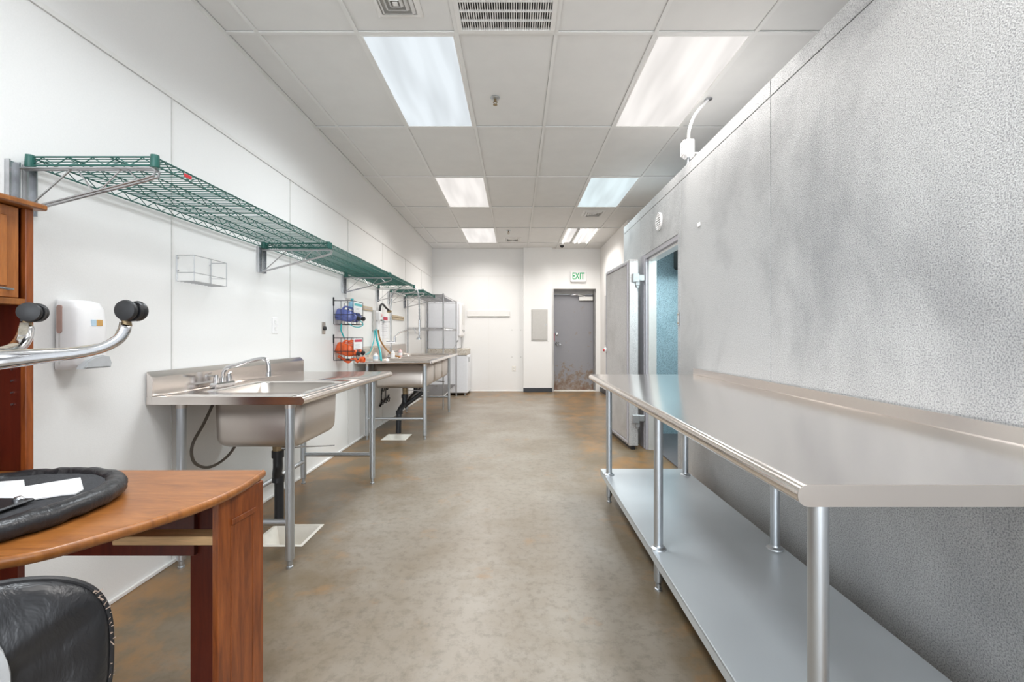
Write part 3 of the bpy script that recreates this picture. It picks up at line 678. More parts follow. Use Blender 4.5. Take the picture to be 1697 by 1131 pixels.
m = MB(); m.prism([(X0, Z-0.03), (X0+0.03, Z-0.03), (X0+0.03, Z+0.13), (X0+0.012, Z+0.155), (X0, Z+0.155)], Y0, Y1, 'XZ', 0.002); m.build('backsplash', 'steel_side', t, 30)
for h in holes:
    m = MB(); bowl(m, h, 0.06, Z-0.012, 0.315, 0.05, 0.004); m.build('sink_bowl', 'steel_side', t, 60, 0.003)
for x in (-1.705, -1.045):
    for y in (5.04, 6.85): leg(t, x, y, Z-0.03, 0.0215)
for y in (5.04, 6.85):
    m = MB(); m.cyl((-1.705, y, 0.236), (-1.045, y, 0.236), 0.0165, 14); m.build('cross_rail', 'galv', t)
for k, h in enumerate(holes):
    cx, cy = (h[0]+h[1])/2, (h[2]+h[3])/2
    m = MB(); m.lathe([(0.001, 0), (0.05, 0), (0.05, -0.012), (0.032, -0.03), (0.03, -0.10), (0.001, -0.10)], (cx, cy, Z-0.329)); d = m.build('drain_outlet', 'brass', t)
    m = MB(); m.sweep([(cx+0.02, cy, Z-0.38), (cx+0.17, cy-0.02, Z-0.385), (cx+0.30, cy-0.04, Z-0.39)], 0.005, 8); m.build('drain_lever', 'zinc', d)
m = MB(); c0 = (-1.355, 5.35)
m.sweep(smooth_path([(-1.355, 5.37, 0.47), (-1.355, 5.36, 0.42), (-1.36, 5.34, 0.36), (-1.385, 5.25, 0.30), (-1.385, 5.20, 0.22), (-1.385, 5.18, 0.04)], 5), 0.032, 14)
m.sweep([(-1.355, 5.36, 0.33), (-1.355, 5.75, 0.40), (-1.355, 6.51, 0.46)], 0.026, 12); m.cyl((-1.355, 5.94, 0.42), (-1.355, 5.94, 0.49), 0.03); m.cyl((-1.355, 6.51, 0.44), (-1.355, 6.51, 0.49), 0.03)
m.sweep([(-1.355, 5.36, 0.34), (-1.24, 5.38, 0.42), (-1.13, 5.40, 0.51)], 0.026, 12)
dp = m.build('drain_pipe', 'abs', t)
for z, y in ((0.45, 5.37), (0.28, 5.22)):
    m = MB(); m.cyl((-1.357 if z > .4 else -1.385, y, z-0.02), (-1.357 if z > .4 else -1.385, y, z+0.02), 0.041); m.build('pipe_coupling', 'abs', dp)
sink3 = t
# low faucet with swing spout and the tall pre-rinse sprayer
t = thing('pre_rinse_faucet', (-1.70, 5.93, 0.9), 'tall chrome pre-rinse sprayer with spring hose arching over the three bowl sink', 'faucet')
fx, fy = -1.69, 5.93
m = MB(); m.box(fx-0.03, fx+0.03, fy-0.10, fy+0.10, 0.8945, 0.918, 0.008); m.cyl((fx, fy-0.08, 0.91), (fx, fy-0.08, 0.95), 0.017); m.cyl((fx, fy+0.08, 0.91), (fx, fy+0.08, 0.95), 0.017); m.cyl((fx, fy, 0.91), (fx, fy, 0.97), 0.02); m.build('valve_body', 'chrome', t)
for s in (-1, 1):
    m = MB(); m.sweep([(fx, fy+s*0.08, 0.955), (fx+0.02, fy+s*0.10, 0.965), (fx+0.06, fy+s*0.13, 0.975)], 0.008, 8); m.build('valve_handle', 'chrome', t)
m = MB(); m.cyl((fx, fy, 0.96), (fx, fy, 1.77), 0.0125); m.build('riser', 'chrome', t)
m = MB(); m.cyl((fx, fy, 1.085), (fx, fy, 1.12), 0.022); m.cyl((fx-0.05, fy-0.03, 1.10), (fx+0.06, fy, 1.10), 0.014); m.cyl((fx+0.055, fy, 1.10), (fx+0.055, fy, 1.18), 0.013)
m.sweep([(fx+0.055, fy, 1.17), (fx+0.12, fy, 1.23), (fx+0.22, fy, 1.265), (fx+0.232, fy, 1.24)], 0.010, 10); m.build('swing_spout', 'chrome', t)
m = MB(); m.cyl((fx, fy, 1.375), (-1.787, fy, 1.375), 0.008); m.lathe([(0.001, 0), (0.022, 0), (0.022, 0.008), (0.001, 0.01)], (-1.788, fy, 1.375), 'X'); m.build('wall_bracket', 'zinc', t)
path = smooth_path([(fx, fy, 1.50), (fx+0.005, fy, 1.62), (fx+0.03, fy, 1.75), (fx+0.13, fy, 1.84), (fx+0.26, fy, 1.872), (fx+0.345, fy, 1.82), (fx+0.378, fy, 1.72), (fx+0.385, fy, 1.60), (fx+0.388, fy, 1.36)], 12)
m = MB(); m.sweep(path, [0.0115 if i % 2 else 0.0085 for i in range(len(path))], 8); m.build('spring_hose', 'wire', t)
m = MB(); m.cyl((fx+0.388, fy, 1.24), (fx+0.388, fy, 1.40), 0.014); m.cyl((fx+0.388, fy, 1.19), (fx+0.385, fy, 1.25), 0.011); m.lathe([(0.001, 0), (0.036, 0.0), (0.034, 0.018), (0.014, 0.03), (0.001, 0.03)], (fx+0.378, fy, 1.135)); m.cyl((fx+0.378, fy, 1.16), (fx+0.386, fy, 1.20), 0.014)
m.sweep([(fx+0.375, fy, 1.21), (fx+0.34, fy, 1.215), (fx+0.325, fy, 1.26), (fx+0.31, fy, 1.30)], 0.005, 8); m.build('spray_head', 'chrome', t)

# ------------------------------------------------------------------ green wire shelves on the left wall
def wire_shelf(name, matn, x0, x1, y0, y1, ztop, label, cat, group=None, collars=True, parent=None, org=None):
    t = parent or thing(name, ((x0+x1)/2, (y0+y1)/2, ztop-0.035), label, cat, group)
    tz, bz = ztop, ztop-0.033
    m = MB(); n = int((y1-y0)/0.0255)
    for k in range(1, n):
        y = y0+(y1-y0)*k/n; m.rod((x0, y, tz), (x1, y, tz), 0.0021)
    deck = m.build('wire_deck', matn, t)
    xs = [x0, x0+(x1-x0)*0.30, x0+(x1-x0)*0.64, x1]
    for i, x in enumerate(xs):
        m = MB(); e = 0.0034 if i in (0, 3) else 0.0028
        m.sweep([(x, y0, tz-0.003), (x, y1, tz-0.003)], e, 6); m.sweep([(x, y0, bz), (x, y1, bz)], e, 6)
        k = max(2, int((y1-y0)/0.042)); 
        zz = [(x, y0+(y1-y0)*j/k, tz-0.004 if j % 2 else bz) for j in range(k+1)]
        for a, b in zip(zz, zz[1:]): m.rod(a, b, 0.0019)
        m.build('truss_wire', matn, t)
    for y in (y0, y1):
        m = MB(); m.sweep([(x0, y, tz-0.002), (x1, y, tz-0.002)], 0.0034, 6); m.sweep([(x0, y, bz), (x1, y, bz)], 0.0034, 6)
        k = 10; zz = [(x0+(x1-x0)*j/k, y, tz-0.004 if j % 2 else bz) for j in range(k+1)]
        for a, b in zip(zz, zz[1:]): m.rod(a, b, 0.0019)
        m.build('end_truss', matn, t)
    if collars:
        for x in (x0, x1):
            for y in (y0, y1):
                m = MB(); m.lathe([(0.001, -0.042), (0.013, -0.042), (0.0155, -0.038), (0.0135, 0.004), (0.001, 0.004)], (x, y, tz), 'Z', 14); m.build('corner_collar', matn, t)
    return t
XS0, XS1, ZSH = -1.765, -1.312, 1.838
shelves = [(1.60, 3.075, 'longest green wire wall shelf, nearest, above the prep sink'),
           (3.105, 4.555, 'second green wire wall shelf, over the blue and orange jug racks'),
           (4.585, 5.66, 'third green wire wall shelf, just in front of the spring hose sprayer'),
           (6.20, 7.05, 'farthest short green wire wall shelf, next to the chrome rack')]
for a, b, lb in shelves:
    wire_shelf('wire_shelf', 'green', XS0, XS1, a, b, ZSH, lb, 'shelf')
# red tag clips
m = MB(); m.box(XS1+0.003, XS1+0.005, 1.735, 1.775, ZSH-0.024, ZSH-0.010, 0.001); tag(m.build('shelf_tag', 'red', None), 'small red tag clipped to the front edge of the nearest green shelf', 'tag')
def bracket(y, label):
    t = thing('shelf_bracket', (XL, y, ZSH-0.21), label, 'bracket')
    zt, zb = ZSH-0.05, ZSH-0.20
    m = MB()
    for dy in (-0.028, 0.028):
        m.box(XL+0.001, XL+0.004, y+dy-0.018, y+dy+0.018, zb-0.01, zt+0.02, 0.001)
        m.box(XL+0.001, XL+0.018, y+dy-0.018, y+dy-0.014, zb-0.01, zt+0.02); m.box(XL+0.001, XL+0.018, y+dy+0.014, y+dy+0.018, zb-0.01, zt+0.02)
    m.build('wall_plate', 'zinc', t)
    for dy in (-0.009, 0.009):
        m = MB(); m.sweep([(XL+0.012, y+dy, zt), (XS1+0.005, y+dy, zt), (XS1+0.018, y+dy, zt-0.008), (XS1+0.012, y+dy, zt-0.026), (XS1-0.03, y+dy, zt-0.040), (XL+0.02, y+dy, zb)], 0.0042, 8)
        m.build('support_rod', 'wire', t)
    m = MB(); P = [(XL+0.02, zb), (XL+0.17, zt), (XL+0.25, zt-0.095), (XL+0.34, zt), (XL+0.40, zt-0.047), (XL+0.45, zt)]
    P = [(XL+0.02, zb), (XL+0.19, zt), (XL+0.30, zt-0.08), (XL+0.39, zt)]
    m.rod((P[0][0], y, P[0][1]), (P[1][0], y, P[1][1]), 0.0034); m.rod((XL+0.21, y, zt), (XL+0.27, y, zt-0.085), 0.003); m.rod((XL+0.29, y, zt-0.08), (XL+0.37, y, zt), 0.003); m.rod((XL+0.39, y, zt), (XL+0.435, y, zt-0.045), 0.003)
    m.build('lattice_wire', 'wire', t)
for y, lb in ((1.59, 'zinc truss bracket at the near end of the nearest green shelf, above the cherry hutch'),
              (3.09, 'zinc truss bracket where the nearest and second green shelves meet'),
              (4.57, 'zinc truss bracket above the blue jug rack, where second and third green shelves meet'),
              (5.67, 'zinc truss bracket at the far end of the third green shelf'),
              (6.19, 'zinc truss bracket at the near end of the farthest green shelf'),
              (7.045, 'zinc truss bracket at the far end of the farthest green shelf, by the chrome rack')): bracket(y, lb)

# ------------------------------------------------------------------ free standing chrome wire rack at the back
t = thing('wire_shelving_rack', (-1.46, 7.9, 0), 'tall chrome wire shelving rack in the far left corner, in front of the ice machine', 'shelving rack')
for x in (-1.755, -1.18):
    for y in (7.125, 8.66):
        m = MB(); m.cyl((x, y, 0.03), (x, y, 1.875), 0.0127, 12); p = m.build('post', 'wire', t)
        m = MB(); m.lathe([(0.0127, 0.04), (0.0127, 0.028), (0.007, 0.022), (0.007, 0.006), (0.014, 0.004), (0.014, 0), (0.001, 0)], (x, y, 0)); m.build('foot', 'galv', p)
for z in (1.86, 1.32, 0.23):
    wire_shelf('', 'wire', -1.755, -1.18, 7.125, 8.66, z, '', '', None, True, t)
# ice machine
t = thing('ice_machine', (-1.38, 9.05, 0), 'white ice machine on its storage bin in the far left corner behind the rack', 'ice machine')
m = MB(); m.box(XL+0.005, -0.965, 8.74, 9.36, 0.05, 0.80, 0.012); b = m.build('storage_bin', 'freezer', t)
m = MB(); m.box(-0.966, -0.958, 8.80, 9.30, 0.30, 0.78, 0.004); m.build('bin_door', 'freezer', b)
m = MB(); m.box(-0.958, -0.945, 8.86, 8.90, 0.66, 0.76, 0.004); m.build('handle', 'grey_plastic', b)
m = MB(); m.box(XL+0.005, -0.975, 8.73, 9.36, 0.80, 0.925, 0.006); m.build('stained_ledge', 'stained', t)
m = MB(); m.box(XL+0.04, -1.17, 8.76, 9.36, 0.93, 1.87, 0.01); hd = m.build('machine_head', 'freezer', t)
m = MB(); m.box(XL+0.005, XL+0.035, 8.76, 8.80, 0.93, 1.86, 0.0); m.build('side_gap_strip', 'black', t)
m = MB(); m.box(-1.17, -1.095, 8.80, 9.36, 1.17, 1.86, 0.03); fp = m.build('front_cover', 'plastic', hd)
for y, z in ((9.0, 1.30), (9.12, 1.27), (9.24, 1.29)):
    m = MB(); m.cyl((-1.095, y, z), (-1.085, y, z), 0.012, 10); m.build('control_button', 'black', fp)
m = MB(); m.box(-1.094, -1.088, 8.95, 9.30, 1.42, 1.80, 0.004); m.build('face_panel', 'vent', fp)
for x in (-1.72, -1.02):
    for y in (8.80, 9.30):
        m = MB(); m.cyl((x, y, 0), (x, y, 0.05), 0.018, 10); m.build('foot', 'grey_plastic', b)
m = MB(); m.sweep([(-1.24, 8.70, 0.93), (-1.16, 8.70, 1.07)], [(0.008, 0.004)]*2, 8); m.cyl((-1.16, 8.70, 1.07), (-1.15, 8.70, 1.10), 0.014); tag(m.build('ice_scoop', 'wire', None), 'thin metal scoop leaning against the ice machine above its stained ledge', 'scoop')

# ------------------------------------------------------------------ left wall fittings
# wire caddy
t = thing('wire_caddy', (XL, 2.44, 1.45), 'small empty white wire basket screwed to the left wall under the nearest green shelf', 'wire basket')
m = MB(); a0, a1, d = 2.325, 2.585, 0.095; xw = XL+0.004; xf = XL+d
for z in (1.612, 1.52, 1.475): m.sweep([(xw, a0, z), (xf, a0+0.0, z), (xf, a1, z), (xw, a1, z)] if z != 1.612 else [(xw, a0, z), (xf, a0, z), (xf, a1, z), (xw, a1, z)], 0.0022, 5)
for x, y in ((xw, a0), (xf, a0), (xf, a1), (xw, a1), (xf, (a0+a1)/2)): m.rod((x, y, 1.475), (x, y, 1.612), 0.0022)
m.build('basket_frame', 'wire', t)
m = MB()
for k in range(11): m.rod((xw, a0+(a1-a0)*k/10, 1.475), (xf, a0+(a1-a0)*k/10, 1.475), 0.0018)
m.build('basket_bottom', 'wire', t)
m = MB()
for y in (a0+0.005, a1-0.005):
    for z in (1.598, 1.53): m.cyl((XL, y, z), (XL+0.008, y, z), 0.005, 8)
m.build('screws', 'zinc', t)
# soap dispenser
t = thing('soap_dispenser', (XL, 1.755, 1.04), 'white soap dispenser with brown sight window on the left wall beside the cherry hutch', 'soap dispenser')
m = MB()
def dsec(z, dep, y0, y1, r):
    return [(p[0], p[1], z) for p in rrect(XL+0.001, XL+dep, y0, y1, r, z, 5)]
rings = [dsec(1.052, 0.045, 1.712, 1.800, 0.012), dsec(1.056, 0.075, 1.702, 1.812, 0.02), dsec(1.075, 0.098, 1.698, 1.822, 0.025), dsec(1.11, 0.112, 1.697, 1.826, 0.030), dsec(1.22, 0.116, 1.697, 1.826, 0.034), dsec(1.29, 0.108, 1.697, 1.825, 0.034), dsec(1.318, 0.092, 1.702, 1.820, 0.03), dsec(1.328, 0.06, 1.712, 1.81, 0.02)]
m.loft(rings); b = m.build('cover', 'plastic', t, 60)
m = MB()
pw = [(XL+0.036+0.010*math.cos(math.radians(a)), 1.296+0.009*math.sin(math.radians(a))) for a in range(0, 181, 20)] + [(XL+0.036+0.010*math.cos(math.radians(a)), 1.205+0.009*math.sin(math.radians(a))) for a in range(180, 361, 20)]
m.prism(pw, 1.6945, 1.70, 'XZ'); tag(m.build('sight_window', 'brown_window', b), 'brown oblong sight window')
m = MB(); m.box(XL+0.0345, XL+0.0375, 1.6955, 1.70, 1.075, 1.195); m.build('seam_line', 'seam', b)
m = MB(); m.box(XL+0.1125, XL+0.1175, 1.742, 1.762, 1.225, 1.25, 0.001); tag(m.build('label_blue', 'lblue', b), 'pale blue half of the small label')
m = MB(); m.box(XL+0.1125, XL+0.1177, 1.762, 1.788, 1.225, 1.25, 0.001); tag(m.build('label_ochre', 'ochre', b), 'ochre half of the small label')
m = MB(); pr = [(1.705, 1.056), (1.825, 1.056), (1.829, 1.075), (1.82, 1.10), (1.79, 1.108), (1.75, 1.103), (1.72, 1.085)]
m.prism(pr, XL+0.085, XL+0.121, 'YZ', 0.006); tag(m.build('push_bar', 'grey_plastic', b), 'pale grey push bar')
# switch plates
t = thing('light_switch', (XL, 3.275, 1.20), 'white switch plate on the left wall between the prep sink backsplash and the green shelf', 'light switch')
m = MB(); m.box(XL, XL+0.006, 3.237, 3.313, 1.205, 1.322, 0.003); p = m.build('cover_plate', 'plastic', t)
for z in (1.24, 1.288):
    m = MB(); m.box(XL+0.006, XL+0.012, 3.265, 3.285, z-0.014, z+0.014, 0.002); m.build('socket', 'bead', p)
t = thing('switch_box', (XL, 4.10, 1.20), 'small steel plate with a black knob on the wall left of the blue jugs', 'switch')
m = MB(); m.box(XL, XL+0.006, 4.065, 4.135, 1.203, 1.315, 0.003); p = m.build('cover_plate', 'steel_side', t)
m = MB(); m.lathe([(0.001, 0), (0.02, 0), (0.018, 0.018), (0.001, 0.02)], (XL+0.006, 4.10, 1.255), 'X'); m.build('knob', 'black', p)
# jug racks
def rack(zt, zb, label):
    t = thing('jug_rack', (XL, 4.455, zb), label, 'wire rack')
    y0, y1, x0, x1 = 4.32, 4.60, XL+0.004, -1.60
    m = MB()
    for z in (zt, (zt+zb)/2-0.02, zb): m.sweep([(x0, y0, z), (x1, y0, z), (x1, y1, z), (x0, y1, z)], 0.003, 6)
    for f in (0, 0.38, 0.72, 1.0): m.rod((x0+(x1-x0)*f, y0, zb), (x0+(x1-x0)*f, y0, zt), 0.0026); m.rod((x0+(x1-x0)*f, y1, zb), (x0+(x1-x0)*f, y1, zt), 0.0026)
    for f in (0.33, 0.66): m.rod((x1, y0+(y1-y0)*f, zb), (x1, y0+(y1-y0)*f, zt), 0.0026)
    for f in (0.2, 0.4, 0.6, 0.8): m.rod((x0, y0+(y1-y0)*f, zb), (x1, y0+(y1-y0)*f, zb), 0.0026)
    m.build('wire_frame', 'black', t)
    m = MB(); m.box(x0-0.002, x0+0.004, y0-0.012, y0+0.012, zt-0.05, zt+0.035, 0.002); m.build('hanging_tab', 'black', t)
    m = MB(); m.box(x1+0.002, x1+0.005, y0+0.01, y1-0.03, zt-0.115, zt-0.005, 0.001); c = m.build('card', 'paper', t)
    return t, c, (x0, x1, y0, y1)
t, c, _ = rack(1.53, 1.30, 'black wire rack with a blue headed card, holding blue jugs, upper of two')
m = MB(); m.box(-1.5955, -1.594, 4.345, 4.555, 1.485, 1.51); m.build('card_header', 'teal', c)
m = MB(); [m.box(-1.5955, -1.5945, 4.35, 4.50-0.02*(k % 2), 1.46-0.012*k, 1.463-0.012*k) for k in range(4)]; m.build('card_print', 'ink', c)
t, c, _ = rack(1.165, 0.945, 'black wire rack with a red headed card, holding orange jugs, lower of two')
m = MB(); m.box(-1.5955, -1.594, 4.345, 4.555, 1.125, 1.148); m.build('card_header', 'darkred', c)
m = MB(); [m.box(-1.5955, -1.5945, 4.35, 4.50-0.02*(k % 2), 1.098-0.012*k, 1.101-0.012*k) for k in range(4)]; m.build('card_print', 'ink', c)
def jug(cy, zc, mat, label, tilt=10, wide=0.055, cap='black'):
    """plastic gallon jug lying with its cap towards the room"""
    x0 = XL+0.012
    t = thing('chemical_jug', (x0+0.09, cy, zc), label, 'jug')
    T = Matrix.Translation((x0+0.10, cy, zc)) @ Matrix.Rotation(math.radians(tilt), 4, 'Y')
    rings = []
    for x, a, b in ((-0.10, 0.3, 0.3), (-0.098, 0.85, 0.85), (-0.085, 1, 1), (0.02, 1, 1), (0.05, 0.92, 0.9), (0.075, 0.6, 0.6), (0.09, 0.32, 0.32), (0.105, 0.28, 0.28)):
        rings.append([(x, p[0], p[1]) for p in rrect(-wide*a, wide*a, -0.058*b, 0.058*b, 0.5*min(wide*a, 0.058*b), 0, 4)])
    m = MB(); m.loft(rings); m.xform(T); bd = m.build('jug_body', mat, t, 60)
    m = MB(); m.sweep(smooth_path([(0.05, 0, 0.05), (0.03, 0, 0.085), (-0.04, 0, 0.085), (-0.06, 0, 0.055)], 5), 0.009, 8); m.xform(T); m.build('handle', mat, bd)
    m = MB(); m.lathe([(0.001, 0.10), (0.021, 0.10), (0.022, 0.128), (0.012, 0.135), (0.001, 0.135)], (0, 0, 0), 'X', 16); m.xform(T); m.build('cap', cap, bd)
    return t
jug(4.39, 1.385, 'blue_jug', 'nearer deep blue plastic jug lying in the upper wire rack', 12)
jug(4.525, 1.385, 'blue_jug', 'farther deep blue plastic jug lying in the upper wire rack, behind another blue jug', 12)
t = thing('spray_bottle', (-1.70, 4.50, 1.445), 'pale blue bottle standing upright on the blue jugs behind the blue headed card', 'bottle')
m = MB(); m.lathe([(0.001, 0), (0.035, 0.001), (0.036, 0.06), (0.03, 0.075), (0.012, 0.085), (0.012, 0.095), (0.001, 0.095)], (-1.66, 4.46, 1.453)); m.build('bottle_body', 'lightblue', t)
m = MB(); m.cyl((-1.66, 4.46, 1.548), (-1.66, 4.46, 1.562), 0.014); m.build('cap', 'teal', t)
jug(4.39, 1.045, 'orange_jug', 'nearer bright orange plastic jug lying in the lower wire rack', 18)
jug(4.525, 1.045, 'orange_jug', 'farther bright orange plastic jug lying in the lower wire rack, behind another orange jug', 18)
t = thing('jug_holder', (-1.62, 4.46, 0.93), 'orange scalloped plastic holder sticking out below the lower jug rack', 'holder')
m = MB(); m.sweep(smooth_path([(-1.77, 4.38, 0.985), (-1.72, 4.38, 0.955), (-1.67, 4.38, 0.925), (-1.64, 4.39, 0.95), (-1.61, 4.40, 0.955), (-1.585, 4.41, 0.925), (-1.575, 4.44, 0.955), (-1.56, 4.46, 0.94)], 5), [(0.008, 0.014)]*36, 8)
m.build('scalloped_band', 'orange_jug', t)
m = MB(); m.lathe([(0.022, 0), (0.030, 0), (0.032, 0.04), (0.022, 0.045), (0.020, 0.02)], (-1.585, 4.48, 0.943), 'X', 16); m.build('cup_ring', 'orange_jug', t)
# tubes
def tube(name, pts, r, mat, label, cat='tube'):
    m = MB(); m.sweep(smooth_path(pts, 6), r, 8); return tag(m.build(name, mat, None), label, cat)
tube('dispenser_tube', [(-1.57, 4.42, 1.345), (-1.55, 4.46, 1.30), (-1.575, 4.42, 1.275), (-1.62, 4.38, 1.28), (-1.66, 4.36, 1.31)], 0.0045, 'teal', 'short teal tube looping below the blue jug cap')
tube('dispenser_tube', [(-1.73, 4.36, 1.31), (-1.735, 4.36, 1.25), (-1.73, 4.38, 1.21), (-1.72, 4.40, 1.17)], 0.007, 'teal', 'thick teal tube hanging between the upper and lower jug racks')
tube('dispenser_tube', [(-1.775, 5.50, 1.26), (-1.765, 5.47, 1.15), (-1.75, 5.35, 1.06), (-1.70, 5.12, 1.0), (-1.62, 4.75, 0.985), (-1.575, 4.62, 0.99)], 0.006, 'teal', 'thin teal tube sagging from the chemical dispenser to the orange jugs')
tube('dispenser_tube', [(-1.775, 5.56, 1.27), (-1.76, 5.56, 1.15), (-1.70, 5.50, 1.0), (-1.66, 5.40, 0.92), (-1.64, 5.35, 0.89)], 0.013, 'teal', 'thick teal tube running down from the chemical dispenser to the sink')
tube('dispenser_tube', [(-1.775, 5.66, 1.27), (-1.765, 5.70, 1.15), (-1.73, 5.76, 1.05), (-1.67, 5.80, 0.97), (-1.62, 5.86, 0.925), (-1.54, 5.86, 0.90)], 0.010, 'amber', 'amber brown tube running down from the chemical dispenser to the faucet')
tube('dispenser_tube', [(-1.56, 4.64, 0.965), (-1.60, 4.85, 0.99), (-1.67, 5.15, 1.045), (-1.72, 5.40, 1.055), (-1.74, 5.62, 1.03)], 0.006, 'strip_wood', 'thin cream tube arching behind the teal tubes above the sink backsplash')
# chemical dispenser
t = thing('chemical_dispenser', (XL, 5.60, 1.26), 'white chemical mixing dispenser on the wall above the three bowl sink, with coloured tubes', 'dispenser')
m = MB(); m.box(XL, XL+0.02, 5.48, 5.58, 1.25, 1.51, 0.003); m.build('back_plate', 'panel_grey', t)
m = MB(); m.box(XL+0.001, XL+0.07, 5.58, 5.70, 1.38, 1.50, 0.012); b = m.build('mixer_body', 'plastic', t)
m = MB(); m.box(XL+0.07, XL+0.076, 5.60, 5.66, 1.375, 1.395, 0.002); m.build('push_button', 'black', b)
m = MB(); m.lathe([(0.001, 0), (0.022, 0), (0.02, 0.012), (0.001, 0.014)], (XL+0.07, 5.64, 1.45), 'X'); tag(m.build('dial', 'pink', b), 'pink dial')
m = MB(); m.box(XL+0.001, XL+0.045, 5.585, 5.665, 1.26, 1.375, 0.008); m.build('lower_body', 'plastic', t)
m = MB(); m.sweep(smooth_path([(XL+0.04, 5.66, 1.49), (XL+0.045, 5.68, 1.57), (XL+0.05, 5.75, 1.60), (XL+0.07, 5.83, 1.56), (-1.70, 5.90, 1.52)], 6), 0.014, 10); tag(m.build('water_hose', 'black', t), 'black water hose')
m = MB(); m.cyl((-1.715, 5.885, 1.515), (-1.69, 5.93, 1.515), 0.02); m.build('hose_fitting', 'brass', t)
# notice, strips, small sign
t = thing('wall_notice', (XL, 6.0, 1.15), 'white printed wall notice with a teal and red heading above the three bowl sink', 'notice')
m = MB(); m.box(XL, XL+0.003, 5.80, 6.22, 1.15, 1.46, 0.001); p = m.build('sheet', 'paper', t)
m = MB(); m.box(XL+0.003, XL+0.004, 5.84, 5.93, 1.40, 1.445); m.build('teal_heading', 'teal', p)
m = MB(); m.box(XL+0.003, XL+0.004, 5.94, 6.14, 1.40, 1.445); m.build('red_heading', 'darkred', p)
m = MB(); [m.box(XL+0.003, XL+0.004, 5.86, 6.08+0.04*(k % 3), 1.36-0.028*k, 1.364-0.028*k) for k in range(7)]; m.build('print_lines', 'ink', p)
t = thing('knife_rack', (XL, 5.30, 1.5), 'short tan wooden strip on the wall between the jug racks and the dispenser', 'wall strip')
m = MB(); m.box(XL, XL+0.012, 5.13, 5.47, 1.49, 1.54, 0.003); p = m.build('strip', 'strip_wood', t)
m = MB(); [m.box(XL+0.012, XL+0.014, 5.15+0.04*k, 5.165+0.04*k, 1.505, 1.525) for k in range(8)]; m.build('slots', 'ink', p)
t = thing('knife_rack', (XL, 6.68, 1.43), 'double tan wooden strip on the wall behind the pre-rinse sprayer', 'wall strip')
for z in (1.425, 1.462): m = MB(); m.box(XL, XL+0.014, 6.36, 7.0, z, z+0.028, 0.003); p = m.build('strip', 'strip_wood', t)
m = MB(); m.box(XL+0.001, XL+0.010, 6.36, 7.0, 1.453, 1.462); m.build('channel', 'brass', t)
m = MB(); m.box(XL, XL+0.02, 4.62, 4.74, 1.58, 1.68, 0.004); o = tag(m.build('wall_sensor', 'bead', None), 'small off-white box high on the wall just above the upper jug rack', 'sensor box')
t = thing('coiled_cable', (XL, 6.0, 0.28), 'black coiled cables with plug ends hanging on the wall under the three bowl sink', 'cable')
for s, y in ((0, 5.90), (1, 6.08)):
    m = MB(); m.sweep(smooth_path([(XL+0.012, y+0.0, 0.56), (XL+0.012, y-0.035, 0.48), (XL+0.012, y+0.03, 0.44), (XL+0.014, y+0.06, 0.52), (XL+0.012, y+0.0, 0.55), (XL+0.012, y-0.06, 0.42), (XL+0.014, y-0.07, 0.32)], 6), 0.006, 6); m.build('cable', 'black', t)
    m = MB(); m.sweep([(XL+0.016, y-0.14, 0.27+0.03*s), (XL+0.02, y-0.07, 0.30+0.03*s), (XL+0.02, y+0.02, 0.29+0.03*s), (XL+0.016, y+0.08, 0.33+0.03*s)], [0.016, 0.009, 0.014, 0.01], 8); m.build('plug', 'black', t)
# bottles on the sink ledge
for i, (x, y, h, r, mt, lb) in enumerate([(-1.66, 5.20, 0.09, 0.03, 'plastic', 'small white bottle with blue label on the near corner of the three bowl sink'),
                                     (-1.62, 5.78, 0.10, 0.028, 'vent', 'small clear white cup beside the pre-rinse faucet base'),
                                     (-1.60, 6.08, 0.11, 0.026, 'pink', 'small pinkish bottle beyond the pre-rinse faucet handles')]):
    t = thing('small_bottle', (x, y, 0.8945), lb, 'bottle')
    m = MB(); m.lathe([(0.001, 0), (r, 0), (r, h*0.7), (r*0.45, h*0.85), (r*0.45, h), (0.001, h)], (x, y, 0.8945)); b = m.build('bottle_body', mt, t)
    m = MB(); m.lathe([(r*1.02, h*0.2), (r*1.02, h*0.55)], (x, y, 0.8945)) if False else m.cyl((x, y, 0.8945+h*0.2), (x, y, 0.8945+h*0.55), r*1.03, 16); m.build('label', 'lblue' if i == 0 else 'paper', b)

# ------------------------------------------------------------------ back wall
t = thing('exit_door', (1.24, 9.6, 0), 'grey painted steel exit door with rust stains, closed, in the back wall', 'door')
m = MB(); m.box(0.815, 1.675, 9.58, 9.625, 0.012, 2.085, 0.003); dl = m.build('door_leaf', 'exit_door', t, 30)
m = MB(); m.box(0.80, 0.815, 9.50, 9.66, 0, 2.19); m.box(1.675, 1.70, 9.45, 9.66, 0, 2.19); m.box(0.815, 1.675, 9.50, 9.66, 2.09, 2.19)
m.build('door_frame', 'door_frame', t)
m = MB(); m.box(0.81, 1.70, 9.40, 9.64, 0.0, 0.012, 0.003); m.build('threshold', 'ceramic', t)
m = MB(); m.lathe([(0.001, 0), (0.032, 0), (0.030, -0.012), (0.018, -0.02), (0.001, -0.02)], (0.885, 9.58, 1.22), 'Y'); m.build('deadbolt', 'chrome', dl)
m = MB(); m.lathe([(0.001, 0), (0.042, 0), (0.040, -0.012), (0.02, -0.03), (0.001, -0.03)], (0.895, 9.58, 1.015), 'Y'); m.sweep([(0.895, 9.545, 1.015), (0.93, 9.53, 1.012), (0.99, 9.53, 0.998)], [0.012, 0.012, 0.009], 8); m.build('lever_handle', 'chrome', dl)
m = MB(); m.box(1.36, 1.66, 9.53, 9.58, 1.95, 2.035, 0.006); cl = m.build('door_closer', 'vent', dl)
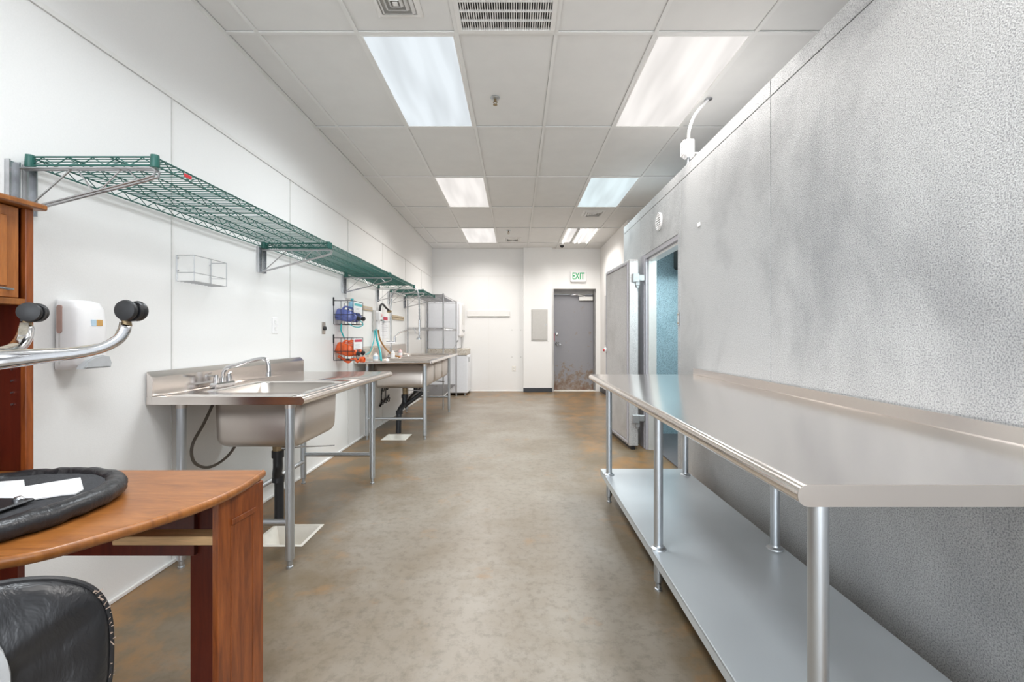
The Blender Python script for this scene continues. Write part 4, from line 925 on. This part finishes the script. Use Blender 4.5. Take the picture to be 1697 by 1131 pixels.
m = MB(); m.sweep([(1.50, 9.55, 2.045), (1.35, 9.50, 2.07), (1.17, 9.535, 2.078)], [(0.004, 0.012)]*3, 6); m.sweep([(1.17, 9.53, 2.075), (1.50, 9.53, 2.085)], [(0.005, 0.008)]*2, 6); m.build('closer_arm', 'chrome', cl)
m = MB(); m.box(0.752, 0.757, 9.30, 9.36, 1.09, 1.23) if False else m.box(0.816, 0.836, 9.577, 9.58, 1.07, 1.24); tag(m.build('door_sticker', 'darkred', dl), 'red sticker')
t = thing('exit_sign', (1.318, YB, 2.33), 'white exit sign with green letters above the exit door', 'exit sign')
m = MB(); m.box(1.152, 1.486, YB-0.045, YB, 2.345, 2.555, 0.006); m.box(1.165, 1.473, YB-0.05, YB, 2.333, 2.345, 0.002); hs = m.build('housing', 'plastic', t)
text_mesh('EXIT', 0.205, 'lettering', 'exit_green', hs, (1.318, YB-0.047, 2.448), Euler((PI/2, 0, 0)).to_quaternion(), 0.0015, (0.62, 1.0, 1))
t = thing('breaker_box', (0.487, YB-0.11, 1.08), 'grey flush electrical panel door on the white pier left of the exit door', 'electrical panel')
m = MB(); m.box(0.318, 0.66, YB-0.122, YB-0.11, 1.085, 1.745, 0.003); p = m.build('panel_frame', 'panel_grey', t)
m = MB(); m.box(0.342, 0.636, YB-0.128, YB-0.121, 1.11, 1.72, 0.003); p2 = m.build('panel_door', 'panel_grey', t)
m = MB(); m.box(0.62, 0.63, YB-0.133, YB-0.127, 1.40, 1.44, 0.002); m.build('latch', 'zinc', p2)
t = thing('breaker_box', (1.76, 8.6, 1.08), 'grey electrical panel on the white wall behind the open cooler door', 'electrical panel')
m = MB(); m.box(1.755, XR, 8.1, 8.75, 1.0, 1.98, 0.004); p = m.build('panel_box', 'panel_grey', t)
m = MB(); m.box(1.748, 1.756, 8.14, 8.71, 1.04, 1.94, 0.003); m.build('panel_door', 'panel_grey', t)
t = thing('wall_board', (-0.59, YB, 1.6), 'plain white horizontal board fixed to the middle of the back wall', 'board')
m = MB(); m.box(-1.048, -0.135, YB-0.018, YB, 1.605, 1.73, 0.004); m.build('board', 'bead', t)
m = MB(); m.box(-1.048, -0.135, YB-0.026, YB, 1.597, 1.605, 0.002); m.build('lower_lip', 'panel_grey', t)
t = thing('wall_outlet', (-0.05, YB, 0.43), 'cream power outlet low on the back wall', 'outlet')
m = MB(); m.box(-0.087, -0.01, YB-0.006, YB, 0.43, 0.545, 0.003); p = m.build('cover_plate', 'ceramic', t)
for z in (0.46, 0.51):
    m = MB(); m.box(-0.065, -0.032, YB-0.009, YB-0.005, z-0.015, z+0.015, 0.003); m.build('socket', 'bead', p)
for (x, z, lb) in ((-0.09, 1.31, 'upper left'), (0.10, 1.31, 'upper right'), (-0.09, 0.735, 'lower left'), (0.10, 0.735, 'lower right')):
    m = MB(); m.cyl((x, YB-0.006, z), (x, YB, z), 0.010, 8); tag(m.build('wall_anchor', 'panel_grey', None), 'small grey wall anchor on the back wall, %s of the four' % lb, 'anchor')

# ------------------------------------------------------------------ cherry desk, its hutch and the upturned chair
t = thing('cherry_desk', (-1.3, 1.15, 0), 'cherry laminate desk with a curved front edge, nearest on the left', 'desk')
curve = [(-0.823, 1.432), (-0.812, 1.36), (-0.806, 1.28), (-0.812, 1.20), (-0.832, 1.13), (-0.859, 1.07), (-0.888, 1.015), (-0.920, 0.965), (-0.945, 0.925), (-0.975, 0.892), (-1.02, 0.866), (-1.08, 0.850), (-1.20, 0.84), (-1.40, 0.838), (-1.78, 0.838)]
cv = [(p.x, p.y) for p in smooth_path([(a, b, 0) for a, b in curve], 3)]
poly = cv + [(-1.78, 1.432)]
m = MB(); m.prism(poly, 0.726, 0.75, 'XY', 0.004); tp = m.build('desk_top', 'wood_top', t, 40)
m = MB(); m.sweep([(a, b, 0.738) for a, b in cv], [(0.009, 0.0125)]*len(cv), 12, up=(0, 0, 1)); m.build('edge_band', 'wood_top', tp, 60)
# end pedestal: outer face panel with raised frame, inner side
A = Vector((-0.828, 1.225)); Bv = Vector((-0.806, 1.405)); e = (Bv-A).normalized(); nrm = Vector((e.y, -e.x))
ML = Matrix(((e.x, nrm.x, 0, A.x), (e.y, nrm.y, 0, A.y), (0, 0, 1, 0), (0, 0, 0, 1)))
wl = (Bv-A).length
def lbox(a0, a1, b0, b1, z0, z1, bev, name, mat, par):
    q = MB(); q.box(a0, a1, b0, b1, z0, z1, bev); q.xform(ML); return q.build(name, mat, par, 35)
pn = lbox(0, wl, -0.020, 0.0, 0.0, 0.726, 0.002, 'end_panel', 'wood', t)
lbox(wl-0.02, wl, -0.24, -0.02, 0.0, 0.726, 0.001, 'inner_post', 'wood_shaded', t)
q = MB()
for b in ((0.045, wl-0.04, 0.64, 0.655), (0.045, 0.053, 0.05, 0.64), (wl-0.048, wl-0.04, 0.05, 0.64)):
    z = b; r = MB(); q.box(z[0], z[1], 0.0, 0.005 if z[2] > 0.6 and z[3] < 0.66 and z[1]-z[0] > 0.05 else 0.0015, z[2], z[3], 0.0007)
q.xform(ML); q.build('panel_moulding', 'wood', pn, 35)
m = MB(); m.box(-1.77, -1.02, 1.395, 1.413, 0.488, 0.726, 0.001); m.build('modesty_rail', 'wood_shaded', t)
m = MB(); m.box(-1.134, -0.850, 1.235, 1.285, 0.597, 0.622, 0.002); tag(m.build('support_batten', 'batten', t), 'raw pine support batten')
m = MB(); m.box(-1.78, -1.572, 1.39, 1.41, 0, 0.726, 0.001); m.build('side_panel', 'wood_shaded', t)
m = MB(); m.box(-1.7755, -1.7575, 0.86, 1.39, 0, 0.726, 0.001); m.build('back_panel', 'wood_shaded', t)
m = MB(); m.box(-1.74, -1.58, 0.86, 0.88, 0, 0.726, 0.001); m.build('side_panel', 'wood_shaded', t)
t = thing('desk_hutch', (-1.68, 1.15, 0.75), 'tall cherry hutch with panelled door standing on the desk against the left wall', 'hutch')
m = MB(); m.box(-1.785, -1.590, 1.416, 1.434, 0.751, 1.595, 0.001); sd = m.build('side_panel', 'wood_shaded', t)
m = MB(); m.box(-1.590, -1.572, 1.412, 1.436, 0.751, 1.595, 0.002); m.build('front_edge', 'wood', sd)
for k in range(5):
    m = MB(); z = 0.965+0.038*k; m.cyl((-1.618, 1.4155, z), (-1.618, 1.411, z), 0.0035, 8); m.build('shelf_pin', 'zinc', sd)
m = MB(); m.box(-1.785, -1.572, 0.86, 0.88, 0.751, 1.595, 0.001); m.build('side_panel', 'wood_shaded', t)
m = MB(); m.box(-1.790, -1.785, 0.86, 1.434, 0.751, 1.595, 0.001); m.build('back_panel', 'wood_shaded', t)
m = MB(); m.box(-1.792, -1.54, 0.84, 1.452, 1.595, 1.615, 0.005); m.build('top_board', 'wood_top', t, 40)
m = MB(); m.box(-1.785, -1.574, 0.88, 1.416, 1.284, 1.304, 0.002); m.build('shelf_board', 'wood_top', t)
for y0, y1 in ((1.155, 1.398), (0.885, 1.148)):
    m = MB(); m.box(-1.592, -1.578, y0, y1, 1.306, 1.592, 0.002); d = m.build('door', 'wood_door', t)
    m = MB(); m.box(-1.578, -1.573, y0+0.035, y1-0.035, 1.34, 1.56, 0.004); m.build('raised_panel', 'wood_door', d)
    m = MB(); m.sweep([(-1.576, y1-0.09, 1.335), (-1.558, y1-0.085, 1.332), (-1.556, y1-0.05, 1.33), (-1.558, y1-0.035, 1.33), (-1.576, y1-0.03, 1.333)], 0.004, 8); tag(m.build('pull_handle', 'chrome', d), 'chrome pull handle')

# upturned office chair
t = thing('office_chair', (-1.27, 1.06, 0.75), 'upside-down black vinyl office chair with chrome caster base resting on the cherry desk', 'office chair')
scx, scy, sa = -1.285, 1.062, 0.232
def sup(a, k, rx, n=2.25):
    th = 2*PI*k; c, s = math.cos(th), math.sin(th)
    return (scx+rx*math.copysign(abs(c)**(2/n), c), scy+rx*math.copysign(abs(s)**(2/n), s))
NP = 72
pth = []; rr = []
for k in range(NP):
    x, y = sup(0, k/NP, sa-0.004); pth.append((x, y, 0.7755+0.0015*math.sin(k*1.7))); wr = 0.0012*math.sin(k*2.9)+0.0008*math.sin(k*5.3); rr.append((0.026+wr, 0.0245+wr))
m = MB(); m.sweep(pth, rr, 14, closed=True, up=(0, 0, 1)); st = m.build('seat_rim', 'leather', t, 60)
m = MB(); m.loft([[(*sup(0, k/NP, sa*f), z) for k in range(NP)] for f, z in ((0.05, 0.753), (0.90, 0.753), (0.96, 0.765), (0.94, 0.789), (0.6, 0.7875), (0.05, 0.787))]); m.build('seat_underside', 'fabric', t, 40)
def strip(pts, z, mat, name, th=0.003):
    q = MB(); q.prism(pts, z, z+th, 'XY'); return q.build(name, mat, st, 0)
tag(strip([(-1.21, 1.223), (-1.112, 1.132), (-1.099, 1.098), (-1.125, 1.09), (-1.204, 1.027), (-1.30, 0.98), (-1.45, 1.14), (-1.392, 1.188), (-1.344, 1.203), (-1.283, 1.15)], 0.7895, 'paper', 'paper_label'), 'torn white paper label')
m = MB(); m.box(-1.33, -1.145, 0.94, 1.05, 0.7925, 0.800, 0.003); m.build('mounting_plate', 'black', t)
for x, y in ((-1.162, 0.962), (-1.162, 1.028)):
    m = MB(); m.lathe([(0.001, 0), (0.010, 0), (0.010, 0.006), (0.006, 0.010), (0.001, 0.010)], (x, y, 0.800), seg=12); m.build('bolt', 'zinc', t)
m = MB(); m.box(-1.36, -1.25, 0.93, 1.05, 0.800, 0.85, 0.01); m.build('tilt_mechanism', 'black', t)
HX, HY, HZ = -1.159, 0.90, 1.135
m = MB(); m.sweep([(-1.29, 0.99, 0.84), (-1.22, 0.94, 1.0), (HX-0.005, HY+0.005, 1.12)], [0.026, 0.024, 0.022], 14); m.build('gas_column', 'black', t)
m = MB(); m.lathe([(0.001, -0.025), (0.04, -0.025), (0.045, 0.0), (0.04, 0.025), (0.001, 0.025)], (HX, HY, HZ)); m.build('hub', 'chrome', t)
for i, th in enumerate((40, 115, 184, 256, 328)):
    a = math.radians(th); u = Vector((math.cos(a), math.sin(a), 0)); H = Vector((HX, HY, 0))
    prof = [(0.03, -0.004, 0.021, 0.024), (0.07, -0.002, 0.021, 0.021), (0.12, 0.004, 0.019, 0.0175), (0.17, 0.008, 0.018, 0.014), (0.21, 0.014, 0.017, 0.0125), (0.24, 0.027, 0.0165, 0.0125), (0.262, 0.045, 0.016, 0.0125), (0.270, 0.066, 0.0155, 0.012), (0.272, 0.080, 0.015, 0.012)]
    pts = [H+u*r+Vector((0, 0, HZ+z)) for r, z, _, _ in prof]
    m = MB(); m.sweep(smooth_path(pts, 3), [(1, 1)]*(3*8+1), 14, up=(0, 0, 1)) if False else m.sweep(pts, [(w_, h_) for _, _, w_, h_ in prof], 16, up=None, sq=3.2)
    ar = m.build('base_arm', 'chrome', t, 50)
    ar.modifiers.new('round', 'SUBSURF').levels = 1; ar.modifiers['round'].render_levels = 2
    m = MB(); m.sweep([p+Vector((0, 0, 1))*(h_*0.9 if k_ < 5 else h_*0.35)-u*(0 if k_ < 4 else 0.0105) for k_, (p, (_, _, w_, h_)) in enumerate(zip(pts, prof))], [(w_*0.62, 0.003) for _, _, w_, _ in prof], 8); m.build('arm_recess', 'cast_grey', ar)
    # caster: stem, hood, two wheels
    c = H+u*0.272+Vector((0, 0, HZ+0.080))
    m = MB(); m.cyl(c+Vector((0, 0, -0.006)), c+Vector((0, 0, 0.012)), 0.011, 12, 0.008); m.build('caster_stem', 'brass', ar)
    ro = {0: -88, 1: -66}.get(i, 40*i); ax = Vector((math.cos(math.radians(ro)), math.sin(math.radians(ro)), 0)); 
    fw = Vector((-ax.y, ax.x, 0))
    wc = c+Vector((0, 0, 0.032))+fw*0.012
    R3 = Matrix((( ax.x, fw.x, 0, wc.x), (ax.y, fw.y, 0, wc.y), (0, 0, 1, wc.z), (0, 0, 0, 1)))
    m = MB(); hood = [(0.026*math.cos(math.radians(q_)), 0.026*math.sin(math.radians(q_))) for q_ in range(-150, 31, 15)]
    hood = [(-0.0, 0.0)] + hood
    m.prism(hood, -0.006, 0.006, 'YZ', 0.001); m.box(-0.007, 0.007, -0.024, 0.002, -0.026, -0.008, 0.003); m.xform(R3); cs = m.build('caster_hood', 'black', ar)
    for s in (-1, 1):
        m = MB(); m.lathe([(0.001, 0), (0.022, 0), (0.0235, s*0.002), (0.0255, s*0.010), (0.0235, s*0.015), (0.012, s*0.018), (0.001, s*0.0185)], (s*0.007, 0, 0), 'X', 24); m.xform(R3); m.build('caster_wheel', 'black', ar, 40)
# hanging backrest
bc = Vector((-0.926, 0.654, 0.602)); bu = Vector((0.7071, 0.7071, 0)); bn = Vector((0.7071, -0.7071, 0))
def bpt(a, z, d): return bc+bu*a+Vector((0, 0, z))+bn*d
def bsup(k, f, n=3.1):
    th = 2*PI*k; c, s = math.cos(th), math.sin(th)
    return (0.238*f*math.copysign(abs(c)**(2/n), c), 0.178*f*math.copysign(abs(s)**(2/n), s))
m = MB(); rings = []
def wrk(a, z, f): return (0.007*math.sin(38*(-a*0.62+z*0.78)+2.2*math.sin(11*a)) + 0.004*math.sin(83*(-a*0.5+z*0.86)+1.5*math.sin(17*z)))*(1-f**4)
for f, d in ((0.03, 0.036), (0.2, 0.036), (0.35, 0.035), (0.5, 0.034), (0.65, 0.031), (0.8, 0.027), (0.9, 0.021), (0.97, 0.013), (1.0, 0.002), (1.0, -0.004), (0.96, -0.018), (0.85, -0.028), (0.5, -0.034), (0.03, -0.035)):
    ring = []
    for k in range(96):
        a, z = bsup(k/96, f); ring.append(bpt(a, z, d+(wrk(a, z, f) if d > 0.012 else 0)))
    rings.append(ring)
m.loft(rings); bk = m.build('backrest', 'leather', t, 70)
m = MB(); m.sweep([bpt(*bsup(k/96, 1.005), 0.0) for k in range(96)], 0.0048, 8, closed=True); m.build('piping', 'black', bk)
m = MB(); random.seed(3)
for k in range(60):
    q = random.uniform(-0.05, 0.095); a, z = bsup(q % 1, 1.0); p = bpt(a, z, random.uniform(-0.006, 0.010))
    l = random.uniform(0.004, 0.012)*(2.0 if random.random() < 0.06 else 1)
    m.rod(p, p+bu*l*random.uniform(0.1, 0.9)+Vector((0, 0, random.uniform(-1, 1)*l))+bn*random.uniform(-1, 1)*l*0.5, 0.0008)
tag(m.build('frayed_edge', 'fray', bk), 'frayed torn seam', None, None, 'stuff')
m = MB(); q = [(bsup(k/40, 0.50)[0], bsup(k/40, 0.75)[1]) for k in range(40)]
m.loft([[bpt(a, z, 0.036) for a, z in q], [bpt(a, z, 0.046) for a, z in q], [bpt(a*0.9, z*0.93, 0.052) for a, z in q]]); tag(m.build('back_shell', 'grey_plastic', bk), 'pale grey plastic back shell')
m = MB(); m.sweep(smooth_path([bpt(-0.12, 0.0, 0.055), bpt(-0.13, 0.15, 0.06), bpt(-0.14, 0.215, 0.03), bpt(-0.15, 0.235, -0.10), (-1.30, 0.86, 0.825), (-1.28, 0.99, 0.815)], 6), [(0.028, 0.006)]*31, 10); m.build('support_bar', 'black', t)

# another two loops in the cable tangle
t = [o for o in bpy.data.objects if o.name == 'coiled_cable'][0]
for y in (5.86, 6.02, 6.14):
    m = MB(); m.sweep(smooth_path([(XL+0.018, y-0.03, 0.34), (XL+0.02, y+0.02, 0.30), (XL+0.022, y+0.0, 0.27), (XL+0.02, y-0.05, 0.29), (XL+0.018, y-0.02, 0.33), (XL+0.02, y+0.05, 0.31)], 5), 0.006, 6); m.build('cable_loop', 'black', t)

G = {'ceiling_light': 'fluorescent panels in the suspended ceiling', 'ceiling_vent': 'square air vents in the ceiling', 'sprinkler_head': 'sprinklers in the ceiling',
     'wire_shelf': 'green wire shelves on the left wall', 'shelf_bracket': 'truss brackets under the green shelves', 'floor_sink': 'white floor sinks',
     'jug_rack': 'wire racks holding jugs', 'chemical_jug': 'chemical jugs in the wire racks', 'dispenser_tube': 'tubes between jugs, dispenser and sink',
     'knife_rack': 'wooden strips on the left wall', 'small_bottle': 'small bottles on the three bowl sink', 'wall_anchor': 'wall anchors on the back wall', 'breaker_box': 'grey breaker boxes'}
for o in list(bpy.data.objects):
    n = o.name.split('.')[0]
    if o.parent is None and n in G: o['group'] = G[n]
    if '_org' in o: del o['_org']
